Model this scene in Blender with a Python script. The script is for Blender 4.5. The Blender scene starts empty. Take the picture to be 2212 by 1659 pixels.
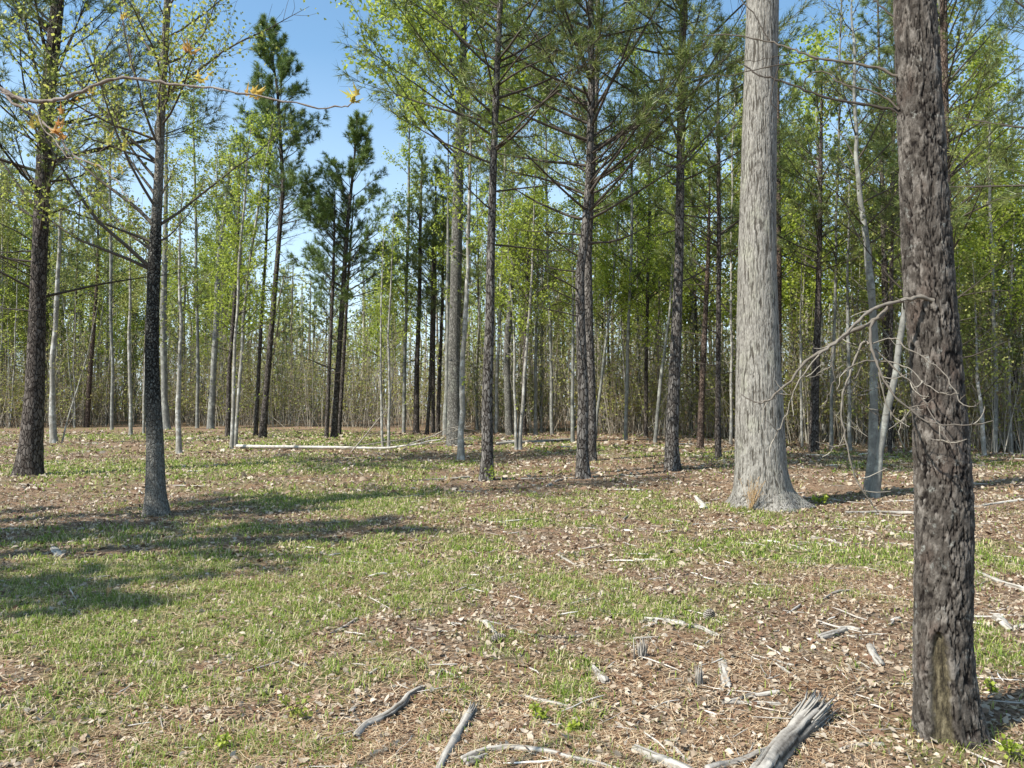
import bpy, math, random
import numpy as np

# ------------------------------------------------------------------ camera, sky, sun, exposure
sc = bpy.context.scene
EYE = 1.6
F = 1661.6            # focal length in layout pixels (layout frame 2212 x 1659)
PITCH = math.atan(55.5 / F)
cd = bpy.data.cameras.new("camera")
cam = bpy.data.objects.new("camera", cd)
sc.collection.objects.link(cam)
cam.location = (0, 0, EYE)
cam.rotation_euler = (math.pi / 2 + PITCH, 0, 0)
cd.sensor_width = 36.0
cd.lens = 36.0 * F / 2212.0
cd.clip_end = 3000
cd.clip_start = 0.05
sc.camera = cam

SUN_EL = math.radians(47)
SUN_AZ = math.atan2(-0.86, -0.50)      # clockwise from +Y, seen from above: behind the camera on the left
world = bpy.data.worlds.new("World")
sc.world = world
world.use_nodes = True
wn = world.node_tree
bg = wn.nodes.get("Background") or wn.nodes.new("ShaderNodeBackground")
sky = wn.nodes.new("ShaderNodeTexSky")
sky.sky_type = 'NISHITA'
sky.sun_disc = False
sky.sun_elevation = SUN_EL
sky.sun_rotation = SUN_AZ
sky.air_density = 1.0
sky.dust_density = 1.0
sky.ozone_density = 1.0
sky_tint = wn.nodes.new("ShaderNodeVectorMath")
sky_tint.operation = 'MULTIPLY'
sky_tint.inputs[1].default_value = (0.90, 1.10, 1.10)
wn.links.new(sky.outputs[0], sky_tint.inputs[0])
# the air whitens toward the horizon all round
_tc = wn.nodes.new("ShaderNodeTexCoord"); _sp = wn.nodes.new("ShaderNodeSeparateXYZ"); wn.links.new(_tc.outputs["Generated"], _sp.inputs[0])
_rp = wn.nodes.new("ShaderNodeValToRGB"); _rp.color_ramp.elements[0].position = 0.0; _rp.color_ramp.elements[0].color = (0.85, 0.85, 0.85, 1)
_rp.color_ramp.elements[1].position = 0.42; _rp.color_ramp.elements[1].color = (0, 0, 0, 1)
_e = _rp.color_ramp.elements.new(0.22); _e.color = (0.36, 0.36, 0.36, 1)
wn.links.new(_sp.outputs[2], _rp.inputs[0])
_mx = wn.nodes.new("ShaderNodeMix"); _mx.data_type = 'RGBA'; _mx.inputs[7].default_value = (4.6, 5.3, 6.1, 1)
wn.links.new(_rp.outputs[0], _mx.inputs[0]); wn.links.new(sky_tint.outputs[0], _mx.inputs[6])
wn.links.new(_mx.outputs[2], bg.inputs[0])
bg.inputs[1].default_value = 0.125
sd = bpy.data.lights.new("sun", 'SUN')
sun = bpy.data.objects.new("sun", sd)
sc.collection.objects.link(sun)
sd.energy = 5.0
sd.angle = math.radians(0.5)
sd.color = (1.0, 0.95, 0.865)
_dx, _dy = math.sin(SUN_AZ), math.cos(SUN_AZ)
sun.rotation_euler = (math.pi / 2 - SUN_EL, 0, math.atan2(_dx, -_dy))
sc.view_settings.view_transform = 'Standard'
sc.view_settings.look = 'None'
sc.view_settings.gamma = 1.0
sc.view_settings.exposure = 0.85
sc.view_settings.use_curve_mapping = False
try:
    sc.cycles.max_bounces = 6
    sc.cycles.diffuse_bounces = 3
    sc.cycles.transmission_bounces = 4
except Exception:
    pass

rs = np.random.RandomState(7)
random.seed(7)

# ------------------------------------------------------------------ noise and ground height
def _hash(ix, iy, iz, k=0):
    h = (ix.astype(np.int64) * 374761393 + iy.astype(np.int64) * 668265263 + iz.astype(np.int64) * 2147483647 + k * 974634777) & 0xffffffff
    h = ((h ^ (h >> 13)) * 1274126177) & 0xffffffff
    h = ((h ^ (h >> 16)) * 2246822519) & 0xffffffff
    return ((h ^ (h >> 15)) & 0xffffff) / float(0xffffff)

def vnoise(x, y, z=None, k=0):
    x = np.asarray(x, float); y = np.asarray(y, float)
    z = np.zeros_like(x) if z is None else np.asarray(z, float)
    ix, iy, iz = np.floor(x), np.floor(y), np.floor(z)
    fx, fy, fz = x - ix, y - iy, z - iz
    fx, fy, fz = [f * f * (3 - 2 * f) for f in (fx, fy, fz)]
    r = 0
    for a in (0, 1):
        for b in (0, 1):
            for c in (0, 1):
                w = (fx if a else 1 - fx) * (fy if b else 1 - fy) * (fz if c else 1 - fz)
                r = r + w * _hash(ix + a, iy + b, iz + c, k)
    return r

def fbm(x, y, z=None, k=0, octs=4):
    s, a, t = 0, 0.5, 0
    x = np.asarray(x, float); y = np.asarray(y, float)
    for o in range(octs):
        s = s + a * vnoise(x * 2 ** o, y * 2 ** o, None if z is None else np.asarray(z) * 2 ** o, k + o)
        t += a
        a *= 0.5
    return s / t

def hgt(x, y):
    x = np.asarray(x, float); y = np.asarray(y, float)
    yy = np.clip(y - 10, 0, 60)
    h = 0.022 * yy * yy / (yy + 2.0)
    h = h + 0.16 * (fbm(x * 0.16, y * 0.16, k=11, octs=2) - 0.5) * np.clip(y / 12, 0, 1)
    h = h + 0.05 * (fbm(x * 0.9, y * 0.9, k=5, octs=3) - 0.5)
    h = h + 0.022 * (fbm(x * 5, y * 5, k=9, octs=3) - 0.5)
    return h

def hg(x, y):
    return float(hgt(np.array([x]), np.array([y]))[0])

CT, ST = math.cos(PITCH), math.sin(PITCH)
def ray(px, py):
    x = (px - 1106) / F; z = -(py - 829.5) / F
    return np.array([x, CT - z * ST, ST + z * CT])

_T = np.geomspace(1.0, 220.0, 520)
def ground_at(px, py):
    d = ray(px, py)
    lo, hi = None, None
    f = EYE + d[2] * _T - hgt(d[0] * _T, d[1] * _T)
    i = int(np.argmax(f <= 0)) if (f <= 0).any() else len(_T) - 1
    i = max(i, 1)
    t = _T[i - 1] + (_T[i] - _T[i - 1]) * float(np.clip(f[i - 1] / (f[i - 1] - f[i] + 1e-9), 0, 1))
    return np.array([d[0] * t, d[1] * t, hg(d[0] * t, d[1] * t)])

def on_plane(px, py, D):
    d = ray(px, py)
    t = D / d[1]
    return np.array([d[0] * t, D, EYE + d[2] * t])

# ------------------------------------------------------------------ mesh building
col = sc.collection

def link(o, parent=None):
    col.objects.link(o)
    if parent is not None:
        o.parent = parent
    return o

def mk(name, verts, quads=None, tris=None, mat=None, parent=None, tint=None, attrs=None, smooth=False, loc=None):
    me = bpy.data.meshes.new(name)
    verts = np.asarray(verts, np.float32)
    q = np.zeros((0, 4), np.int32) if quads is None or len(quads) == 0 else np.asarray(quads, np.int32)
    t = np.zeros((0, 3), np.int32) if tris is None or len(tris) == 0 else np.asarray(tris, np.int32)
    me.vertices.add(len(verts))
    me.vertices.foreach_set("co", verts.ravel())
    n = len(q) * 4 + len(t) * 3
    me.loops.add(n)
    me.loops.foreach_set("vertex_index", np.concatenate([q.ravel(), t.ravel()]).astype(np.int32))
    me.polygons.add(len(q) + len(t))
    st = np.concatenate([np.arange(len(q)) * 4, len(q) * 4 + np.arange(len(t)) * 3]).astype(np.int32)
    me.polygons.foreach_set("loop_start", st)
    try:
        me.polygons.foreach_set("loop_total", np.concatenate([np.full(len(q), 4), np.full(len(t), 3)]).astype(np.int32))
    except Exception:
        pass
    if smooth:
        me.polygons.foreach_set("use_smooth", np.ones(len(q) + len(t), bool))
    at = dict(attrs or {})
    if tint is not None:
        at["tint"] = tint
    for k, v in at.items():
        a = me.attributes.new(k, 'FLOAT', 'POINT')
        a.data.foreach_set("value", np.asarray(v, np.float32).ravel())
    me.update(calc_edges=True)
    me.validate()
    if mat is not None:
        me.materials.append(mat)
    o = bpy.data.objects.new(name, me)
    if loc is not None:
        o.location = loc
    return link(o, parent)

def tag(o, label=None, cat=None, group=None, kind=None):
    if label: o["label"] = label
    if cat: o["category"] = cat
    if group: o["group"] = group
    if kind: o["kind"] = kind
    return o

def empty(name, loc):
    o = bpy.data.objects.new(name, None)
    o.empty_display_size = 0.2
    o.location = loc
    return link(o)

class Geo:
    """verts + quads + tris + tint, merged from batches"""
    def __init__(self):
        self.v, self.q, self.t, self.c, self.n = [], [], [], [], 0
        self.tubes = {}
    def add(self, v, q=None, t=None, tint=0.5):
        v = np.asarray(v, float).reshape(-1, 3)
        if q is not None and len(q): self.q.append(np.asarray(q) + self.n)
        if t is not None and len(t): self.t.append(np.asarray(t) + self.n)
        self.v.append(v)
        self.c.append(np.full(len(v), tint) if np.isscalar(tint) else np.asarray(tint).ravel())
        self.n += len(v)
    def tube(self, pts, rad, k=4, tint=0.5):
        pts = np.asarray(pts, float); rad = np.asarray(rad, float)
        self.tubes.setdefault((len(pts), k), []).append((pts, rad, tint))
    def flush(self):
        for (n, k), L in self.tubes.items():
            P = np.stack([a[0] for a in L]); R = np.stack([a[1] for a in L]); T = np.array([a[2] for a in L])
            tan = np.gradient(P, axis=1)
            tan /= np.linalg.norm(tan, axis=2, keepdims=True) + 1e-9
            tot = P[:, -1] - P[:, 0]
            ref = np.eye(3)[np.argmin(np.abs(tot), axis=1)][:, None, :]
            u = np.cross(tan, ref); u /= np.linalg.norm(u, axis=2, keepdims=True) + 1e-9
            w = np.cross(tan, u)
            a = np.arange(k) * 2 * math.pi / k
            V = P[:, :, None] + R[:, :, None, None] * (u[:, :, None] * np.cos(a)[None, None, :, None] + w[:, :, None] * np.sin(a)[None, None, :, None])
            i = np.arange(n - 1)[:, None] * k; j = np.arange(k)[None]; j2 = (j + 1) % k
            base = np.stack([i + j, i + k + j, i + k + j2, i + j2], -1).reshape(-1, 4)
            q = (base[None] + (np.arange(len(L)) * n * k)[:, None, None]).reshape(-1, 4)
            self.add(V, q=q, tint=np.repeat(T, n * k))
        self.tubes = {}
    def obj(self, name, mat, parent=None, smooth=False, loc=None, origin=None):
        self.flush()
        if not self.v:
            return None
        v = np.concatenate(self.v)
        if origin is not None:
            v = v - np.asarray(origin)[None]
        return mk(name, v, np.concatenate(self.q) if self.q else None, np.concatenate(self.t) if self.t else None,
                  mat, parent, tint=np.concatenate(self.c), smooth=smooth, loc=loc)

def unit(a):
    return a / (np.linalg.norm(a, axis=-1, keepdims=True) + 1e-9)

def needles(P, Dr, L, w, per, r, spread=0.9):
    """tufts at P pointing along Dr: each needle one slim triangle"""
    n = len(P)
    P = np.repeat(P, per, 0); Dr = np.repeat(Dr, per, 0)
    N = len(P)
    d = unit(Dr + spread * unit(r.normal(size=(N, 3))) + np.array([0, 0, -0.08]))
    ln = L * r.uniform(0.65, 1.15, (N, 1))
    side = unit(np.cross(d, r.normal(size=(N, 3)))) * (w * r.uniform(0.7, 1.2, (N, 1)))
    back = -Dr * r.uniform(0, 0.5, (N, 1)) * L
    a = P + back - side * 0.5; b = P + back + side * 0.5
    c = P + back + d * ln + np.array([0, 0, -0.12]) * ln * r.uniform(0, 1, (N, 1))
    V = np.stack([a, b, c], 1).reshape(-1, 3)
    T = np.arange(N * 3).reshape(-1, 3)
    tint = np.repeat(np.clip(np.repeat(r.uniform(0.2, 0.8, n), per) + r.uniform(-0.2, 0.2, N), 0, 1), 3)
    return V, T, tint

def leaves(P, s, r, up=0.35, droop=0.2, tri=False):
    """folded four-point leaves, or plain triangles far off"""
    N = len(P)
    u = unit(r.normal(size=(N, 3)) + np.array([0, 0, -droop]))
    nrm = unit(r.normal(size=(N, 3)) + np.array([0, 0, up * 2]))
    v = unit(np.cross(nrm, u)); nn = np.cross(u, v)
    s = s * r.uniform(0.55, 1.2, (N, 1))
    if tri:
        V = np.stack([P, P + u * s * 1.05 + v * s * 0.5, P + u * s * 0.8 - v * s * 0.55], 1).reshape(-1, 3)
        return V, np.arange(N * 3).reshape(-1, 3), np.repeat(r.uniform(0, 1, N), 3)
    a = P; b = P + u * s * 0.45 + v * s * 0.46 + nn * s * 0.12; c = P + u * s; d = P + u * s * 0.45 - v * s * 0.46 + nn * s * 0.12
    V = np.stack([a, b, c, d], 1).reshape(-1, 3)
    i = np.arange(N) * 4
    T = np.concatenate([np.stack([i, i + 1, i + 2], 1), np.stack([i, i + 2, i + 3], 1)])
    return V, T, np.repeat(r.uniform(0, 1, N), 4)

def arc(p0, d0, L, n, r, lift=0.0, wob=0.12):
    """bending polyline of n points"""
    pts = [np.array(p0, float)]; d = unit(np.array(d0, float))
    for i in range(n - 1):
        d = unit(d + np.array([0, 0, lift]) / n + r.normal(size=3) * wob)
        pts.append(pts[-1] + d * L / (n - 1))
    return np.array(pts)

def along(P, t):
    t = max(0.0, min(0.9999, t)) * (len(P) - 1)
    i = int(t)
    return P[i] + (P[i + 1] - P[i]) * (t - i), unit(P[i + 1] - P[i])

# ------------------------------------------------------------------ materials
def M_new(name):
    m = bpy.data.materials.new(name)
    m.use_nodes = True
    nt = m.node_tree
    nt.nodes.clear()
    out = nt.nodes.new("ShaderNodeOutputMaterial")
    return m, nt, out

def N(nt, t, **kw):
    n = nt.nodes.new(t)
    for k, v in kw.items():
        if k.startswith("i_"):
            n.inputs[k[2:].replace("_", " ")].default_value = v
        else:
            setattr(n, k, v)
    return n

def ramp(nt, fac, stops, interp='LINEAR'):
    r = nt.nodes.new("ShaderNodeValToRGB")
    r.color_ramp.interpolation = interp
    e = r.color_ramp.elements
    while len(e) > 1: e.remove(e[-1])
    e[0].position, e[0].color = stops[0][0], (*stops[0][1], 1)
    for p, c in stops[1:]:
        x = e.new(p); x.color = (*c, 1)
    nt.links.new(fac, r.inputs[0])
    return r.outputs[0]

def mixc(nt, f, a, b, mode='MIX'):
    m = nt.nodes.new("ShaderNodeMix")
    m.data_type = 'RGBA'; m.blend_type = mode
    for s, v in ((0, f), (6, a), (7, b)):
        if hasattr(v, "links") or hasattr(v, "is_linked"):
            nt.links.new(v, m.inputs[s])
        elif s == 0:
            m.inputs[0].default_value = v
        else:
            m.inputs[s].default_value = (*v, 1)
    return m.outputs[2]

def mathn(nt, op, a, b=0.0, clamp=False):
    m = nt.nodes.new("ShaderNodeMath"); m.operation = op; m.use_clamp = clamp
    for i, v in enumerate((a, b)):
        if hasattr(v, "is_linked"): nt.links.new(v, m.inputs[i])
        else: m.inputs[i].default_value = v
    return m.outputs[0]

def coords(nt, scale):
    tc = nt.nodes.new("ShaderNodeTexCoord")
    mp = nt.nodes.new("ShaderNodeMapping")
    mp.inputs["Scale"].default_value = scale
    nt.links.new(tc.outputs["Object"], mp.inputs[0])
    return mp.outputs[0]

def noise(nt, vec, scale, detail=4, rough=0.55, w=None):
    n = nt.nodes.new("ShaderNodeTexNoise")
    n.inputs["Scale"].default_value = scale; n.inputs["Detail"].default_value = detail; n.inputs["Roughness"].default_value = rough
    nt.links.new(vec, n.inputs["Vector"])
    return n.outputs["Fac"]

def surf(nt, out, colr, rough=0.85, height=None, strength=0.6, dist=0.01, spec=0.25, transl=0.0, tcol=None):
    b = nt.nodes.new("ShaderNodeBsdfPrincipled")
    if hasattr(colr, "is_linked"): nt.links.new(colr, b.inputs["Base Color"])
    else: b.inputs["Base Color"].default_value = (*colr, 1)
    b.inputs["Roughness"].default_value = rough
    b.inputs["Specular IOR Level"].default_value = spec
    if height is not None:
        bp = nt.nodes.new("ShaderNodeBump")
        bp.inputs["Strength"].default_value = strength; bp.inputs["Distance"].default_value = dist
        nt.links.new(height, bp.inputs["Height"]); nt.links.new(bp.outputs[0], b.inputs["Normal"])
    sh = b.outputs[0]
    if transl > 0:
        tr = nt.nodes.new("ShaderNodeBsdfTranslucent")
        c = tcol if tcol is not None else colr
        if hasattr(c, "is_linked"): nt.links.new(c, tr.inputs[0])
        else: tr.inputs[0].default_value = (*c, 1)
        mx = nt.nodes.new("ShaderNodeMixShader"); mx.inputs[0].default_value = transl
        nt.links.new(sh, mx.inputs[1]); nt.links.new(tr.outputs[0], mx.inputs[2])
        sh = mx.outputs[0]
    nt.links.new(sh, out.inputs[0])

def tint_mat(name, stops, rough=0.6, transl=0.0, spec=0.25, mottled=0.0, mscale=6.0):
    m, nt, out = M_new(name)
    a = N(nt, "ShaderNodeAttribute", attribute_name="tint")
    c = ramp(nt, a.outputs["Fac"], stops)
    if mottled:
        n = noise(nt, coords(nt, (1, 1, 1)), mscale, 3)
        f = mathn(nt, 'MULTIPLY_ADD', n, 2 * mottled); f.node.inputs[2].default_value = 1 - mottled
        c2 = nt.nodes.new("ShaderNodeVectorMath"); c2.operation = 'SCALE'
        nt.links.new(c, c2.inputs[0]); nt.links.new(f, c2.inputs["Scale"])
        c = c2.outputs[0]
    surf(nt, out, c, rough, transl=transl, spec=spec)
    return m

def bark_plates(name, fissure, plate_a, plate_b, lichen=None, scale=13.0, zs=0.42, edge=0.14, fleck=None, dist=0.02, furrow=False):
    """plates split by dark fissures, in 3-D object space so it has no seam"""
    m, nt, out = M_new(name)
    v = coords(nt, (1, 1, zs))
    # warp
    wn_ = N(nt, "ShaderNodeTexNoise"); wn_.inputs["Scale"].default_value = scale * 0.8; wn_.inputs["Detail"].default_value = 3
    nt.links.new(v, wn_.inputs["Vector"])
    ad = nt.nodes.new("ShaderNodeVectorMath"); ad.operation = 'MULTIPLY_ADD'
    nt.links.new(wn_.outputs["Color"], ad.inputs[0])
    ad.inputs[1].default_value = (1.6 / scale,) * 3
    nt.links.new(v, ad.inputs[2])
    vo = N(nt, "ShaderNodeTexVoronoi", feature='DISTANCE_TO_EDGE'); vo.inputs["Scale"].default_value = scale
    nt.links.new(ad.outputs[0], vo.inputs["Vector"])
    vc = N(nt, "ShaderNodeTexVoronoi"); vc.inputs["Scale"].default_value = scale
    nt.links.new(ad.outputs[0], vc.inputs["Vector"])
    e = mathn(nt, 'DIVIDE', vo.outputs["Distance"], edge, True)
    fine = noise(nt, coords(nt, (1, 1, 0.35)), scale * 4.5, 5, 0.65)
    sep = N(nt, "ShaderNodeSeparateColor"); nt.links.new(vc.outputs["Color"], sep.inputs[0])
    tone = mathn(nt, 'ADD', mathn(nt, 'MULTIPLY', sep.outputs[0], 0.5), mathn(nt, 'MULTIPLY', fine, 0.6))
    c = ramp(nt, tone, [(0.25, plate_a), (0.8, plate_b)])
    if lichen:
        ln = noise(nt, coords(nt, (1, 1, 0.8)), 3.0, 5, 0.65)
        c = mixc(nt, ramp(nt, ln, [(0.52, (0, 0, 0)), (0.66, (0.8, 0.8, 0.8))]), c, lichen)
    if fleck:
        fn = noise(nt, coords(nt, (1, 1, 1)), 34, 3, 0.6)
        c = mixc(nt, ramp(nt, fn, [(0.58, (0, 0, 0)), (0.66, (0.8, 0.8, 0.8))]), c, fleck)
    c = mixc(nt, ramp(nt, e, [(0.1, (0, 0, 0)), (0.9, (1, 1, 1))]), fissure, c)
    h = mathn(nt, 'ADD', e, mathn(nt, 'MULTIPLY', fine, 0.6))
    surf(nt, out, c, 0.9, h, 0.9, dist, 0.15)
    return m

def bark_smooth(name, a, b, fleck=(0.5, 0.5, 0.47), dark=(0.08, 0.075, 0.065), zs=0.5, sc_=14):
    m, nt, out = M_new(name)
    n1 = noise(nt, coords(nt, (1, 1, zs)), sc_, 5, 0.6)
    c = ramp(nt, n1, [(0.3, a), (0.7, b)])
    n2 = noise(nt, coords(nt, (1, 1, 0.9)), 5, 4, 0.6)
    c = mixc(nt, ramp(nt, n2, [(0.5, (0, 0, 0)), (0.62, (0.7, 0.7, 0.7))]), c, fleck)
    n3 = noise(nt, coords(nt, (1, 1, 1.4)), 9, 4, 0.6)
    c = mixc(nt, ramp(nt, n3, [(0.6, (0, 0, 0)), (0.7, (0.8, 0.8, 0.8))]), c, dark)
    surf(nt, out, c, 0.85, n1, 0.6, 0.012, 0.2)
    return m

MAT = {}
MAT['pine_bark'] = bark_plates("pine_bark", (0.020, 0.015, 0.012), (0.055, 0.045, 0.038), (0.15, 0.13, 0.115), scale=17, edge=0.16)
MAT['mid_bark'] = bark_plates("grey_flaky_pine_bark", (0.028, 0.022, 0.018), (0.06, 0.052, 0.045), (0.20, 0.185, 0.168), scale=17, zs=0.33, edge=0.13, fleck=(0.24, 0.225, 0.205), dist=0.03)
MAT['red_bark'] = bark_plates("reddish_pine_bark", (0.022, 0.015, 0.011), (0.075, 0.05, 0.038), (0.17, 0.13, 0.105), scale=20, edge=0.16)
MAT['dark_bark'] = bark_plates("blackish_bark", (0.010, 0.009, 0.008), (0.03, 0.028, 0.024), (0.13, 0.125, 0.11), scale=26, zs=0.6, edge=0.2, fleck=(0.30, 0.30, 0.27), dist=0.03)
def mossy():
    m = MAT['dark_bark']; nt = m.node_tree
    b = [n for n in nt.nodes if n.type == 'BSDF_PRINCIPLED'][0]
    old = b.inputs["Base Color"].links[0].from_socket
    tc = nt.nodes.new("ShaderNodeTexCoord"); sp = nt.nodes.new("ShaderNodeSeparateXYZ"); nt.links.new(tc.outputs["Object"], sp.inputs[0])
    nz = noise(nt, coords(nt, (1, 1, 1)), 4, 4, 0.6)
    z = mathn(nt, 'ADD', sp.outputs[2], mathn(nt, 'MULTIPLY', nz, 1.2))
    zone = ramp(nt, mathn(nt, 'DIVIDE', z, 8.0), [(0.20, (0, 0, 0)), (0.30, (1, 1, 1)), (0.62, (1, 1, 1)), (0.70, (0, 0, 0))])
    gr = ramp(nt, noise(nt, coords(nt, (1, 1, 0.35)), 45, 5, 0.7), [(0.35, (0.09, 0.082, 0.07)), (0.7, (0.34, 0.32, 0.28))])
    nt.links.new(mixc(nt, zone, gr, old), b.inputs["Base Color"])
mossy()
MAT['grey_furrow'] = bark_plates("grey_furrowed_bark", (0.06, 0.055, 0.048), (0.13, 0.125, 0.11), (0.26, 0.25, 0.225), lichen=(0.32, 0.33, 0.27), scale=34, zs=0.28, edge=0.22, dist=0.015)
MAT['pale_bark'] = bark_smooth("pale_smooth_bark", (0.15, 0.14, 0.12), (0.30, 0.285, 0.25))
MAT['grey_bark'] = bark_smooth("grey_smooth_bark", (0.11, 0.11, 0.098), (0.22, 0.215, 0.195), fleck=(0.33, 0.34, 0.30))
MAT['tan_bark'] = bark_smooth("tan_thin_bark", (0.12, 0.095, 0.07), (0.23, 0.19, 0.145), fleck=(0.30, 0.27, 0.22))
MAT['twig'] = tint_mat("twig_bark", [(0, (0.035, 0.028, 0.022)), (0.5, (0.085, 0.07, 0.055)), (1, (0.17, 0.15, 0.125))], 0.85)
MAT['dead_twig'] = tint_mat("bare_dead_wood", [(0, (0.10, 0.085, 0.07)), (1, (0.33, 0.30, 0.25))], 0.85, mottled=0.3, mscale=40)
MAT['needle'] = tint_mat("pine_needles", [(0, (0.05, 0.085, 0.018)), (0.5, (0.14, 0.19, 0.045)), (1, (0.32, 0.34, 0.11))], 0.42, transl=0.25, spec=0.4)
MAT['needle_dense'] = tint_mat("deep_green_needles", [(0, (0.06, 0.10, 0.025)), (0.6, (0.15, 0.22, 0.055)), (1, (0.27, 0.33, 0.10))], 0.45, transl=0.2, spec=0.35)
MAT['leaf'] = tint_mat("fresh_green_leaves", [(0, (0.16, 0.22, 0.024)), (0.5, (0.33, 0.41, 0.05)), (1, (0.50, 0.56, 0.11))], 0.5, transl=0.55, spec=0.3)
MAT['leaf_pale'] = tint_mat("pale_spring_leaves", [(0, (0.16, 0.19, 0.04)), (0.6, (0.27, 0.31, 0.075)), (1, (0.38, 0.36, 0.12))], 0.55, transl=0.45, spec=0.25)
MAT['leaf_yellow'] = tint_mat("yellow_green_buds", [(0, (0.20, 0.25, 0.04)), (0.6, (0.38, 0.43, 0.085)), (1, (0.56, 0.54, 0.15))], 0.5, transl=0.5, spec=0.3)
MAT['leaf_olive'] = tint_mat("mixed_understorey_leaves", [(0, (0.24, 0.16, 0.09)), (0.35, (0.27, 0.26, 0.09)), (1, (0.40, 0.43, 0.12))], 0.6, transl=0.45)
MAT['leaf_orange'] = tint_mat("orange_young_maple_leaves", [(0, (0.42, 0.18, 0.07)), (0.5, (0.52, 0.33, 0.09)), (1, (0.50, 0.48, 0.11))], 0.5, transl=0.5)
MAT['maple_twig'] = bark_smooth("brown_grey_twig_bark", (0.11, 0.085, 0.07), (0.24, 0.20, 0.17), fleck=(0.30, 0.27, 0.24), sc_=40)
MAT['grass'] = tint_mat("grass_blades", [(0, (0.08, 0.14, 0.02)), (0.45, (0.19, 0.27, 0.04)), (0.7, (0.33, 0.39, 0.085)), (0.85, (0.45, 0.39, 0.21)), (1, (0.58, 0.50, 0.32))], 0.5, transl=0.35)
MAT['litter'] = tint_mat("fallen_leaves", [(0, (0.05, 0.028, 0.018)), (0.2, (0.16, 0.09, 0.055)), (0.45, (0.26, 0.195, 0.135)), (0.75, (0.37, 0.31, 0.235)), (1, (0.50, 0.43, 0.35))], 0.7, transl=0.15, mottled=0.25, mscale=60)
MAT['straw'] = tint_mat("pine_straw", [(0, (0.17, 0.085, 0.045)), (0.5, (0.38, 0.25, 0.145)), (1, (0.60, 0.49, 0.33))], 0.6)
MAT['chips'] = tint_mat("weathered_wood_bits", [(0, (0.16, 0.14, 0.12)), (0.5, (0.36, 0.33, 0.29)), (1, (0.62, 0.59, 0.54))], 0.85, mottled=0.3, mscale=50)
MAT['dry'] = tint_mat("dry_tan_stalks", [(0, (0.30, 0.17, 0.07)), (1, (0.60, 0.42, 0.22))], 0.7, transl=0.2)

def near_bark():
    """right hand pine: geometry carries the plates, 'tint' = plate height, 'scar' = bare weathered patch"""
    m, nt, out = M_new("near_pine_bark")
    a = N(nt, "ShaderNodeAttribute", attribute_name="tint").outputs["Fac"]
    s = N(nt, "ShaderNodeAttribute", attribute_name="scar").outputs["Fac"]
    cell = N(nt, "ShaderNodeAttribute", attribute_name="cell").outputs["Fac"]
    fine = noise(nt, coords(nt, (1, 1, 0.45)), 60, 6, 0.7)
    big = noise(nt, coords(nt, (1, 1, 0.6)), 6, 4, 0.6)
    tone = mathn(nt, 'ADD', mathn(nt, 'MULTIPLY', cell, 0.35), mathn(nt, 'MULTIPLY', fine, 0.65))
    c = ramp(nt, tone, [(0.3, (0.032, 0.026, 0.021)), (0.5, (0.085, 0.073, 0.062)), (0.70, (0.215, 0.192, 0.168))])
    c = mixc(nt, ramp(nt, big, [(0.54, (0, 0, 0)), (0.70, (0.6, 0.6, 0.6))]), c, (0.115, 0.08, 0.063))
    lich = noise(nt, coords(nt, (1, 1, 1)), 16, 5, 0.7)
    c = mixc(nt, ramp(nt, lich, [(0.6, (0, 0, 0)), (0.7, (0.6, 0.6, 0.6))]), c, (0.34, 0.35, 0.32))
    c = mixc(nt, ramp(nt, a, [(0.32, (0, 0, 0)), (0.82, (1, 1, 1))]), (0.010, 0.007, 0.006), c)
    sc1 = ramp(nt, noise(nt, coords(nt, (1, 1, 0.25)), 45, 5, 0.7), [(0.38, (0.025, 0.02, 0.013)), (0.55, (0.11, 0.092, 0.056)), (0.72, (0.25, 0.215, 0.145))])
    c = mixc(nt, s, c, sc1)
    h = mathn(nt, 'ADD', fine, mathn(nt, 'MULTIPLY', lich, 0.5))
    surf(nt, out, c, 0.85, h, 1.0, 0.016, 0.2)
    return m
MAT['near_bark'] = near_bark()

def oak_bark():
    m, nt, out = M_new("pale_oak_bark")
    a = N(nt, "ShaderNodeAttribute", attribute_name="tint").outputs["Fac"]
    fine = noise(nt, coords(nt, (1, 1, 0.3)), 40, 6, 0.7)
    streak = noise(nt, coords(nt, (1, 1, 0.10)), 30, 4, 0.6)
    lich = noise(nt, coords(nt, (1, 1, 0.55)), 2.6, 5, 0.7)
    c = ramp(nt, fine, [(0.3, (0.20, 0.188, 0.165)), (0.7, (0.38, 0.36, 0.325))])
    c = mixc(nt, ramp(nt, lich, [(0.52, (0, 0, 0)), (0.66, (0.5, 0.5, 0.5))]), c, (0.35, 0.35, 0.27))
    dk = noise(nt, coords(nt, (1, 1, 0.5)), 1.3, 5, 0.65)
    c = mixc(nt, ramp(nt, dk, [(0.48, (0, 0, 0)), (0.68, (0.5, 0.5, 0.5))]), c, (0.19, 0.175, 0.155))
    c = mixc(nt, ramp(nt, streak, [(0.40, (0, 0, 0)), (0.475, (1, 1, 1)), (0.53, (1, 1, 1)), (0.60, (0.55, 0.55, 0.55))]), (0.075, 0.067, 0.055), c)
    c = mixc(nt, ramp(nt, a, [(0.0, (0.35, 0.35, 0.35)), (0.6, (1, 1, 1))]), (0.055, 0.048, 0.04), c)
    h = mathn(nt, 'ADD', mathn(nt, 'MULTIPLY', streak, 1.6), mathn(nt, 'MULTIPLY', fine, 0.6))
    surf(nt, out, c, 0.85, h, 1.0, 0.03, 0.15)
    return m
MAT['oak_bark'] = oak_bark()

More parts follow.
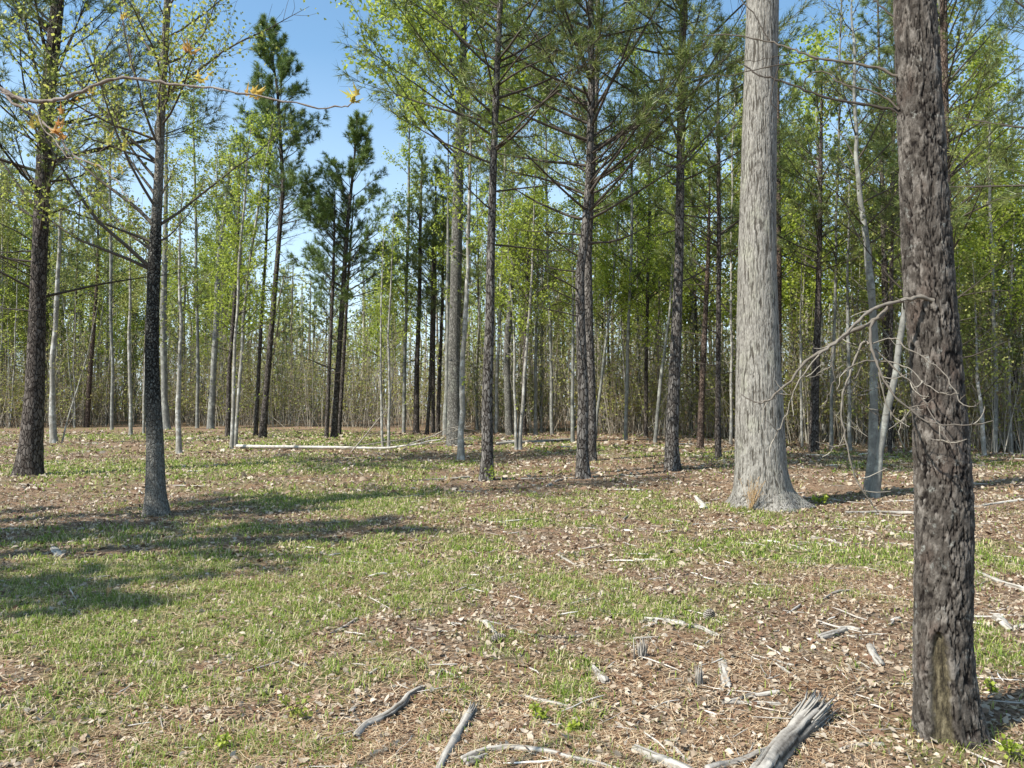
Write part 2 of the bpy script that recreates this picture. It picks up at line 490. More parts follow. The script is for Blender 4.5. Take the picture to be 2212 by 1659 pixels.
def log_mat():
    m, nt, out = M_new("silver_weathered_wood")
    t = N(nt, "ShaderNodeAttribute", attribute_name="tint").outputs["Fac"]
    fine = noise(nt, coords(nt, (1, 1, 1)), 55, 5, 0.7)
    long_ = N(nt, "ShaderNodeAttribute", attribute_name="grain").outputs["Fac"]
    tone = mathn(nt, 'ADD', mathn(nt, 'MULTIPLY', long_, 0.6), mathn(nt, 'MULTIPLY', fine, 0.4))
    c = ramp(nt, tone, [(0.25, (0.05, 0.042, 0.034)), (0.42, (0.19, 0.172, 0.15)), (0.7, (0.38, 0.355, 0.315))])
    c = mixc(nt, mathn(nt, 'MULTIPLY', t, 0.75), c, ramp(nt, tone, [(0.3, (0.25, 0.22, 0.18)), (0.6, (0.50, 0.47, 0.41))]))
    surf(nt, out, c, 0.85, tone, 0.9, 0.008, 0.2)
    return m
MAT['log'] = log_mat()

def ground_mat():
    m, nt, out = M_new("forest_floor")
    g = N(nt, "ShaderNodeAttribute", attribute_name="green").outputs["Fac"]
    v = coords(nt, (1, 1, 1))
    n1 = noise(nt, v, 26, 6, 0.75)
    n2 = noise(nt, v, 3.2, 5, 0.6)
    n3 = noise(nt, v, 70, 4, 0.7)
    lit = ramp(nt, n1, [(0.32, (0.028, 0.019, 0.012)), (0.46, (0.13, 0.09, 0.06)), (0.6, (0.32, 0.245, 0.175)), (0.78, (0.52, 0.44, 0.34))])
    straw = ramp(nt, n1, [(0.3, (0.05, 0.029, 0.018)), (0.5, (0.22, 0.135, 0.08)), (0.72, (0.42, 0.29, 0.19))])
    c = mixc(nt, ramp(nt, n2, [(0.42, (0, 0, 0)), (0.6, (0.9, 0.9, 0.9))]), lit, straw)
    gr = ramp(nt, n3, [(0.3, (0.04, 0.06, 0.015)), (0.52, (0.15, 0.19, 0.05)), (0.72, (0.34, 0.35, 0.14))])
    gm = mathn(nt, 'MULTIPLY', g, ramp(nt, n1, [(0.25, (1, 1, 1)), (0.75, (0.35, 0.35, 0.35))]), True)
    c = mixc(nt, gm, c, gr)
    h = mathn(nt, 'ADD', n1, mathn(nt, 'MULTIPLY', n3, 0.4))
    surf(nt, out, c, 0.95, h, 1.0, 0.03, 0.1)
    return m
MAT['ground'] = ground_mat()

# ------------------------------------------------------------------ grass cover: where the photograph has green
def _blob(px, py, sx, sy, a):
    p = ground_at(px, py)
    w = sx / F * p[1]
    p2 = ground_at(px, max(py - sy, 930)); p3 = ground_at(px, py + sy)
    return (p[0], p[1], w, max(0.35, (p2[1] - p3[1]) / 2), a)
GREEN = [_blob(*b) for b in [
    (250, 944, 260, 7, .8), (640, 942, 220, 7, .8), (880, 950, 160, 7, .7), (1150, 962, 160, 8, .5), (1400, 970, 140, 8, .4), (60, 975, 160, 10, .6), (1950, 1000, 200, 8, .6), (1250, 1080, 300, 16, .35), (200, 1600, 400, 60, .6), (700, 1450, 200, 50, .45), (1500, 1330, 300, 40, .35),
    (250, 1350, 300, 90, .9), (520, 1300, 260, 90, .8), (800, 1200, 200, 60, .9), (1000, 1180, 160, 45, .9), (300, 1230, 260, 50, .8),
    (700, 1080, 260, 26, 1.0), (480, 1010, 300, 20, 1.0), (900, 1010, 120, 14, .8), (250, 1012, 220, 16, .9), (700, 960, 240, 12, .8),
    (150, 1170, 160, 30, .7), (560, 1150, 200, 26, .8), (350, 1500, 260, 70, .55), (100, 1500, 160, 70, .5), (900, 1270, 200, 50, .7),
    (1200, 1290, 160, 45, .6), (1600, 1180, 230, 40, .7), (1400, 1200, 160, 35, .6), (1850, 1210, 130, 35, .7), (2160, 1210, 70, 60, .8),
    (2160, 1400, 70, 60, .6), (1080, 1370, 130, 20, .5), (1620, 1270, 230, 30, .45), (1250, 1440, 60, 20, .5), (1270, 1500, 60, 18, .6),
    (1350, 1500, 50, 18, .6), (1180, 1130, 160, 20, .55), (1700, 1120, 130, 18, .7), (1850, 1130, 110, 14, .6), (2150, 1000, 80, 10, .6),
    (1600, 985, 120, 8, .5), (1850, 985, 120, 6, .6), (600, 1390, 180, 50, .6), (1650, 1230, 60, 30, .5), (860, 1450, 80, 24, .3)]]
def green(x, y):
    x = np.asarray(x, float); y = np.asarray(y, float)
    g = np.zeros_like(x)
    for (cx, cy, wx, wy, a) in GREEN:
        g = np.maximum(g, a * np.exp(-(((x - cx) / wx) ** 2 + ((y - cy) / wy) ** 2) * 0.9))
    n = fbm(x * 0.9, y * 0.9, k=33, octs=4)
    n2 = fbm(x * 3.1, y * 3.1, k=43, octs=3)
    out = np.clip(g * 1.3 + (n - 0.5) * 1.9 + (n2 - 0.5) * 1.7 - 0.08, 0, 1)
    out = np.where(y > 28, np.clip(out, 0, 0.9), out)
    return np.where(g < 0.05, out * 0.5, out)

# ------------------------------------------------------------------ ground
def nonuni(lim_a, lim_b, fine_a, fine_b, step, growth):
    a = list(np.arange(fine_a, fine_b, step)); s = step
    while a[-1] < lim_b: s *= growth; a.append(a[-1] + s)
    s = step
    while a[0] > lim_a: s *= growth; a.insert(0, a[0] - s)
    return np.array(a)
gx = nonuni(-700, 700, -2.4, 2.4, 0.06, 1.085)
gy = nonuni(-300, 1200, 1.9, 6.0, 0.06, 1.055)
X, Y = np.meshgrid(gx, gy)
Zg = hgt(X, Y)
nx, ny = len(gx), len(gy)
i = (np.arange(ny - 1)[:, None] * nx + np.arange(nx - 1)[None]).ravel()
grd = mk("ground", np.stack([X, Y, Zg], -1).reshape(-1, 3), quads=np.stack([i, i + 1, i + nx + 1, i + nx], 1), mat=MAT['ground'],
         attrs={"green": green(X.ravel(), Y.ravel())}, smooth=True)
tag(grd, kind="structure", label="forest floor of leaf litter, pine straw and patchy short grass")

# ------------------------------------------------------------------ trees
def bark_geo(pts, rad, k, dz, r, mode, scar=None, flare=None, fine=None):
    """dense displaced trunk. pts world, returns verts (world), quads, attrs"""
    pts = np.asarray(pts, float); rad = np.asarray(rad, float)
    seg = np.linalg.norm(np.diff(pts, axis=0), axis=1); s = np.concatenate([[0], np.cumsum(seg)])
    if fine is not None and fine < s[-1]:
        t = np.concatenate([np.arange(0, fine, dz), np.arange(fine, s[-1], 0.12), [s[-1]]])
    else:
        t = np.linspace(0, s[-1], max(6, int(s[-1] / dz)))
    n = len(t)
    C = np.stack([np.interp(t, s, pts[:, a]) for a in range(3)], 1)
    w = max(3, int(0.5 / dz)) | 1
    if fine is not None:
        w = 41
    if n > 2 * w and w > 1:                                     # soften the corners of the traced line
        ker = np.ones(w) / w
        for a in range(3):
            e = np.pad(C[:, a], w // 2, mode='reflect', reflect_type='odd'); C[:, a] = np.convolve(e, ker, 'valid')
    R = np.interp(t, s, rad)
    th = np.arange(k) * 2 * math.pi / k
    TH, TT = np.meshgrid(th, t)
    RR = np.repeat(R[:, None], k, 1)
    z0 = C[:, 2][:, None] - C[0, 2]
    if flare:
        amp, hgt_, lobes, ph = flare
        RR = RR * (1 + amp * np.exp(-z0 / hgt_) * (0.55 + 0.45 * np.cos(lobes * TH + ph)) + 0.03 * np.cos(2 * TH + t[:, None] * 0.6))
    else:
        RR = RR * (1 + 0.05 * (fbm(np.cos(TH) * 1.2 + 5, np.sin(TH) * 1.2 + 5, TT * 1.3, k=3, octs=2) - 0.5) * 2)
    Rm = float(np.median(R))
    if mode in ('pine', 'oak'):
        cu, cv = ((0.046, 0.15) if mode == 'pine' else (0.034, 0.20))
        cx, cy_ = np.cos(TH), np.sin(TH)
        wx = (fbm(cx * 5 + 9, cy_ * 5 + 9, TT * 9, k=21, octs=3) - 0.5)
        wy = (fbm(cx * 5 + 19, cy_ * 5 + 9, TT * 9, k=25, octs=3) - 0.5)
        def cells(cu, cv, warp, sd):
            nu = max(6, int(round(2 * math.pi * Rm / cu)))
            U = TH / (2 * math.pi) * nu + wx * warp; V = TT / cv + wy * warp
            iu, iv = np.floor(U), np.floor(V)
            f1 = np.full(U.shape, 9.0); f2 = np.full(U.shape, 9.0); cid = np.zeros(U.shape)
            for a in (-1, 0, 1):
                for b in (-1, 0, 1):
                    cu_, cv_ = iu + a, iv + b
                    m = np.mod(cu_, nu)
                    h1 = _hash(m, cv_, m * 0, sd); h2 = _hash(m, cv_, m * 0, sd + 1)
                    d = (np.abs(cu_ + 0.1 + 0.8 * h1 - U) ** 3 + np.abs(cv_ + 0.1 + 0.8 * h2 - V) ** 3) ** (1 / 3)
                    new = d < f1
                    f2 = np.where(new, f1, np.minimum(f2, d)); cid = np.where(new, _hash(m, cv_, m * 0, sd + 4), cid); f1 = np.where(new, d, f1)
            return f2 - f1, cid
        e1, cid = cells(cu, cv, 1.6, 1)
        e2, cid2 = cells(cu * 0.6, cv * 0.27, 2.0, 11)
        fq, st = ((15, 0.26) if mode == 'pine' else (22, 0.10))
        jag = (fbm(cx * Rm * 55, cy_ * Rm * 55, TT * 45, k=97, octs=2) - 0.5) * 0.5
        r1 = fbm(cx * Rm * fq + jag + 7, cy_ * Rm * fq + jag, TT * fq * st, k=101, octs=3) - 0.5
        r2 = fbm(cx * Rm * fq + jag + 31, cy_ * Rm * fq - jag, TT * fq * st * 1.3, k=131, octs=3) - 0.5
        v1 = np.clip(np.abs(r1) / (0.026 if mode == 'pine' else 0.055), 0, 1)
        v2 = np.clip(np.abs(r2) / (0.020 if mode == 'pine' else 0.055), 0, 1)
        ev = np.minimum(0.1 + 0.9 * v1, 0.5 + 0.5 * v2 if mode == 'pine' else v2)
        eh = np.clip(e1 / 0.11, 0, 1)
        e = np.minimum(ev, (0.12 + 0.88 * eh) if mode == 'pine' else (0.75 + 0.25 * eh))
        fl = np.clip(e2 / 0.12, 0, 1)
        fn = fbm(cx * Rm * 60, cy_ * Rm * 60, TT * 40, k=51, octs=2)
        sag = fbm(cx * Rm * 11, cy_ * Rm * 11, TT * 5, k=151, octs=2)
        amp = 0.0115 if mode == 'pine' else 0.007
        plate = e * (0.75 + 0.2 * sag + 0.30 * cid) + (0.50 * cid2 * e if mode == 'pine' else 0.10 * cid2) + (fn - 0.5) * 0.35
        disp = amp * (plate - 0.8)
        at = {"tint": np.clip(e * (0.80 + 0.20 * fl) + (fn - 0.5) * 0.4, 0, 1).ravel(), "cell": (0.4 * cid + 0.6 * cid2).ravel()}
        if scar is not None:
            t0, half, h = scar
            dth = np.abs((TH - t0 + math.pi) % (2 * math.pi) - math.pi)
            wob = (fn - 0.5) * 0.18
            prof = np.clip(1 - (TT / h) ** 7, 0, 1)
            inside = np.clip((half * prof ** 0.5 + wob - dth) / 0.09, 0, 1) * (TT < h)
            rim = np.exp(-((dth - half * prof ** 0.5 - 0.1) / 0.12) ** 2) * (TT < h * 1.05)
            disp = disp * (1 - inside) - 0.022 * inside + 0.01 * rim + inside * (fn - 0.5) * 0.012
            at["scar"] = inside.ravel()
        else:
            at["scar"] = np.zeros(TH.size)
    else:
        fn = fbm(np.cos(TH) * Rm * 22, np.sin(TH) * Rm * 22, TT * 6, k=61, octs=3)
        disp = (fn - 0.5) * 0.10 * Rm
        at = {"tint": np.full(TH.size, 0.5)}
    RR = RR + disp
    tan = unit(np.gradient(C, axis=0)); ref = np.array([0.0, 1.0, 0.0])
    u = unit(np.cross(ref[None], tan)); w_ = np.cross(tan, u)
    u, w_ = u, -w_
    # theta measured so that 0 = +x, -pi/2 faces the camera (-y)
    Vt = C[:, None] + RR[:, :, None] * (u[:, None] * np.cos(TH)[:, :, None] + (-w_)[:, None] * 0 + np.array([0, 1, 0])[None, None] * np.sin(TH)[:, :, None])
    i = np.arange(n - 1)[:, None] * k; j = np.arange(k)[None]; j2 = (j + 1) % k
    q = np.stack([i + j, i + j2, i + k + j2, i + k + j], -1).reshape(-1, 4)
    return Vt.reshape(-1, 3), q, at, C, R

LOD = [8, 4]

def limb_pine(g, gd, tufts, p0, az, el, L, r, live, k=4, rb=None, tw=1.0, tint=0.35, nee=None):
    d = np.array([math.cos(az) * math.cos(el), math.sin(az) * math.cos(el), math.sin(el)])
    n = LOD[0]
    P = arc(p0, d, L, n, r, lift=0.35 if live else 0.1, wob=0.07)
    rb = rb or 0.008 + 0.0075 * L
    rr = np.linspace(rb, 0.004, n)
    dst = g if live else gd
    dst.tube(P, rr, k, tint)
    m = int((5 + L * 3.8) * tw)
    for q in range(m):
        t = r.uniform(0.25, 0.97) if not live else 0.3 + 0.68 * r.uniform(0, 1) ** 0.65
        a, dr = along(P, t)
        dd = unit(dr * 0.9 + unit(np.cross(dr, r.normal(size=3))) * r.uniform(0.5, 1.0) + np.array([0, 0, 0.18 if live else -0.1]))
        l2 = L * r.uniform(0.12, 0.34) * (1.15 - 0.5 * t)
        Q = arc(a, dd, l2, LOD[1], r, lift=0.3 if live else 0.25, wob=0.16)
        dst.tube(Q, np.linspace(0.0048, 0.0025, LOD[1]), 3, tint + r.uniform(-0.1, 0.15))
        if live:
            tufts.append((Q[-1], unit(Q[-1] - Q[-2])))
            if r.rand() < 0.7: tufts.append((Q[-2], unit(Q[-2] - Q[-3])))
        for _ in range(1 if r.rand() < (0.5 if LOD[0] == 8 else 0.15) else 0):
            a3, d3 = along(Q, r.uniform(0.3, 0.9))
            Q3 = arc(a3, unit(d3 + r.normal(size=3) * 0.6), l2 * 0.6, 3, r, lift=0.2, wob=0.1)
            dst.tube(Q3, [0.0035, 0.003, 0.002], 3, tint + r.uniform(-0.1, 0.15))
            if live: tufts.append((Q3[-1], unit(Q3[-1] - Q3[-2])))
    if live:
        tufts.append((P[-1], unit(P[-1] - P[-2]))); tufts.append((P[-2], unit(P[-2] - P[-3])))

def limb_leaf(g, pts_out, p0, az, el, L, r, k=4, rb=None, tw=1.0, nl=9, spread=0.10, tint=0.45, keep=None, t0=0.2):
    d = np.array([math.cos(az) * math.cos(el), math.sin(az) * math.cos(el), math.sin(el)])
    n = LOD[0]
    P = arc(p0, d, L, n, r, lift=0.35, wob=0.10)
    rb = rb or 0.006 + 0.006 * L
    g.tube(P, np.linspace(rb, 0.003, n), k, tint)
    for q in range(int((5 + L * 3.2) * tw)):
        t = r.uniform(t0, 0.98)
        a, dr = along(P, t)
        dd = unit(dr + unit(np.cross(dr, r.normal(size=3))) * r.uniform(0.6, 1.3) + np.array([0, 0, 0.15]))
        l2 = L * r.uniform(0.12, 0.36) * (1.2 - 0.6 * t)
        Q = arc(a, dd, l2, LOD[1], r, lift=0.2, wob=0.2)
        g.tube(Q, np.linspace(0.0042, 0.002, LOD[1]), 3, tint + r.uniform(-0.15, 0.2))
        if nl and (keep is None or r.rand() < keep):
            tt = r.uniform(0.2, 1.05, nl)
            base = np.array([along(Q, x)[0] for x in tt])
            pts_out.append(base + r.normal(size=(nl, 3)) * spread)

LIMB_OBJECTS = True
CLEAR = []       # (px0, px1, py) : sky must show above py between px0 and px1 for foliage of trees that lean into it

def in_clear(P):
    """foliage that would sit in the open patch of sky over the gap in the wood"""
    P = np.atleast_2d(P)
    y = P[:, 1]; x = P[:, 0]; z = P[:, 2] - EYE
    yc = y * CT + z * ST; zc = -y * ST + z * CT
    px = 1106 + F * x / yc; py = 829.5 - F * zc / yc
    lo = np.interp(py, [-900, 0, 120, 300, 360], [420, 500, 640, 700, 815])
    hi = np.interp(py, [-900, 0, 120, 260, 360], [760, 640, 700, 800, 820])
    return (px > lo) & (px < hi) & (py < 330) & (y > 3)

def tree(name, label, cat, kind, px, wid, bark='pine_bark', H=None, h0=0.42, hd=0.2, Lm=2.6, dens=1.0, tuft=15, nl_len=0.21, nw=0.0125,
         leaf=None, leaf_s=0.075, mode=None, k=9, dz=0.3, flare=(0.35, 0.22, 3, 1.0), group=None, split=False, limb_tint=0.3, seed=None,
         D=None, nleaf=9, scar=None, deadn=1.0, sky=True, limbs=None, azr=None, depth_lean=0.0, conic=False, fine=None):
    r = np.random.RandomState(seed if seed is not None else (abs(hash((px[0][0] * 31 + px[0][1] * 7))) % 99991))
    b = ground_at(*px[0])
    D0 = D or b[1]
    LOD[:] = [8, 4] if D0 < 20 else [5, 3]
    if D is not None:
        b = on_plane(px[0][0], px[0][1], D); b[2] = hg(b[0], b[1])
    pts = [np.array([b[0], b[1], b[2] - 0.06])]
    for q in px[1:]:
        p = on_plane(q[0], q[1], D0)
        p[1] += depth_lean * (p[2] - b[2])
        pts.append(p)
    pts = np.array(pts)
    rad = np.array(wid, float) / F * D0 / 2
    if kind == 'hard' and name != 'oak_tree' and wid[0] < 30:
        m_ = len(pts) * 3; s_ = np.linspace(0, 1, len(pts)); t_ = np.linspace(0, 1, m_)
        pts = np.stack([np.interp(t_, s_, pts[:, a]) for a in range(3)], 1); rad = np.interp(t_, s_, rad)
        w_ = r.normal(size=(m_, 2)) * 0.018; w_[0] = 0; w_[-1] = 0
        pts[:, :2] += w_
        rad = rad * r.uniform(0.9, 1.12, m_) * (0.82 if bark == 'pale_bark' else 0.9)
    root = empty(name, (b[0], b[1], b[2]))
    tag(root, label, cat, group)
    Vt, q, at, C, R = bark_geo(pts, rad, k, dz, r, mode, scar, flare, fine)
    org = np.array(root.location)
    tk = mk("trunk", Vt - org, quads=q, mat=MAT[bark], parent=root, attrs=at, smooth=True)
    Ht = C[-1, 2] - C[0, 2]
    def axis(z):
        zz = C[:, 2] - C[0, 2]
        return np.array([np.interp(z, zz, C[:, 0]), np.interp(z, zz, C[:, 1]), C[0, 2] + z]), float(np.interp(z, zz, R))
    g, gd, tufts, lp = Geo(), Geo(), [], []
    parts = []
    if kind == 'pine':
        z = hd * Ht
        while z < Ht * 0.99:
            live = z > h0 * Ht
            f = (z - h0 * Ht) / (Ht * (1 - h0)) if live else 0
            for _ in range(r.randint(2, 4) if live else (1 if r.rand() < 0.6 * deadn else 0)):
                az = r.uniform(0, 2 * math.pi) if azr is None else r.uniform(*azr)
                if live:
                    prof = (1 - f) ** 0.75 + 0.10 if conic else (1 - 0.8 * f ** 1.6)
                    L = Lm * prof * r.uniform(0.6, 1.15)
                    el = math.radians(r.uniform(12, 30) + 32 * f)
                else:
                    L = Lm * r.uniform(0.3, 0.85); el = math.radians(r.uniform(-5, 25))
                p, ra = axis(z + r.uniform(-0.06, 0.06))
                if split:
                    gg, gt = Geo(), Geo()
                    limb_pine(gg, gt, tufts, p, az, el, L, r, live, tw=dens, tint=limb_tint)
                    parts.append((gg if live else gt, live))
                else:
                    limb_pine(g, gd, tufts, p, az, el, L, r, live, tw=dens, tint=limb_tint)
            z += r.uniform(0.24, 0.42) / max(0.5, dens)
        if tufts:
            P = np.array([t[0] for t in tufts]); Dv = np.array([t[1] for t in tufts])
            if sky:
                m = ~in_clear(P); P, Dv = P[m], Dv[m]
            V, T, c = needles(P, Dv, nl_len, nw, tuft, r)
            mk("crown", V - org, tris=T, mat=MAT['needle_dense' if leaf == 'dense' else 'needle'], parent=root, tint=c)
    else:
        z = (0.10 if wid[0] < 30 else 0.3) * Ht
        while z < h0 * Ht and name != 'oak_tree':
            p, ra = axis(z)
            dummy = []
            limb_leaf(gd, dummy, p, r.uniform(0, 6.28), math.radians(r.uniform(15, 60)), r.uniform(0.35, 1.3), r, k=3, tw=0.7, nl=2, keep=0.35, tint=0.75, rb=0.006, spread=0.03)
            lp += dummy
            z += r.uniform(0.25, 0.7)
        z = h0 * Ht
        while z < Ht * 0.98:
            f = (z - h0 * Ht) / (Ht * (1 - h0))
            for _ in range(r.randint(1, 3)):
                L = Lm * (1 - 0.72 * f) * r.uniform(0.5, 1.15)
                el = math.radians(r.uniform(18, 45) + 15 * f)
                p, ra = axis(z)
                az = r.uniform(0, 2 * math.pi)
                if split:
                    gg = Geo(); limb_leaf(gg, lp, p, az, el, L, r, tw=dens, nl=nleaf, tint=limb_tint, rb=min(ra * 0.6, 0.006 + 0.0075 * L)); parts.append((gg, True))
                else:
                    limb_leaf(g, lp, p, az, el, L, r, tw=dens, nl=nleaf, tint=limb_tint, rb=min(ra * 0.6, 0.006 + 0.006 * L))
            z += r.uniform(0.25, 0.55) / max(0.4, dens)
        if lp and leaf:
            P = np.concatenate(lp)
            if sky: P = P[~in_clear(P)]
            V, T, c = leaves(P, leaf_s * (1.05 if D0 > 20 else 1), r, tri=D0 > 20)
            mk("crown", V - org, tris=T, mat=MAT[leaf], parent=root, tint=c)
    g.flush(); gd.flush()
    g.obj("limbs", MAT['twig'], root, origin=org)
    gd.obj("dead_limbs", MAT["twig" if kind == "pine" else "dead_twig"], root, origin=org)
    for gg, live in parts:
        gg.obj("branch", MAT['twig'] if live else MAT['twig'], root, origin=org)
    return root, axis

# convert enlarged-crop pixels to layout pixels
def Z(x0, y0, L):
    return [(x / 3 + x0 * 0.7373, y / 3 + y0 * 0.7373) for x, y in L]

exec_trees = True
PN, HW = 'pine', 'hard'
# --- the right hand pine, nearest
near_pine, near_axis = tree("pine_tree", "thick near pine with flaking grey-brown bark and a bare scar at its foot", "pine tree", PN,
     [(2052, 1590), (2048, 1540), (2038, 1480), (2036, 1383), (2041, 1106), (2024, 820), (2002, 553), (1988, 250), (1975, 0), (1950, -900), (1940, -4000)],
     [134, 124, 114, 107, 106, 95, 93, 84, 80, 70, 22], bark='near_bark', mode='pine', k=170, dz=0.0125, fine=4.1, flare=(0.30, 0.10, 1, -0.3),
     h0=0.62, hd=0.5, Lm=2.4, scar=(-2.22, 0.36, 0.60), split=True, tuft=14, dens=0.7, seed=5)
# --- the big pale trunk
oak, oak_axis = tree("oak_tree", "broad pale grey trunk with finely furrowed bark and flared foot, thickest tree in view", "oak tree", HW,
     [(1650, 1092), (1645, 1060), (1642, 1010), (1641, 900), (1637, 760), (1635, 553), (1641, 250), (1648, 0), (1655, -500), (1660, -1100)],
     [150, 116, 104, 98, 89, 80, 74, 68, 60, 20], bark='oak_bark', mode='oak', k=130, dz=0.03, fine=8.4, flare=(0.42, 0.20, 5, 0.4),
     h0=0.62, Lm=4.0, leaf='leaf_pale', leaf_s=0.07, split=True, seed=8, nleaf=7)

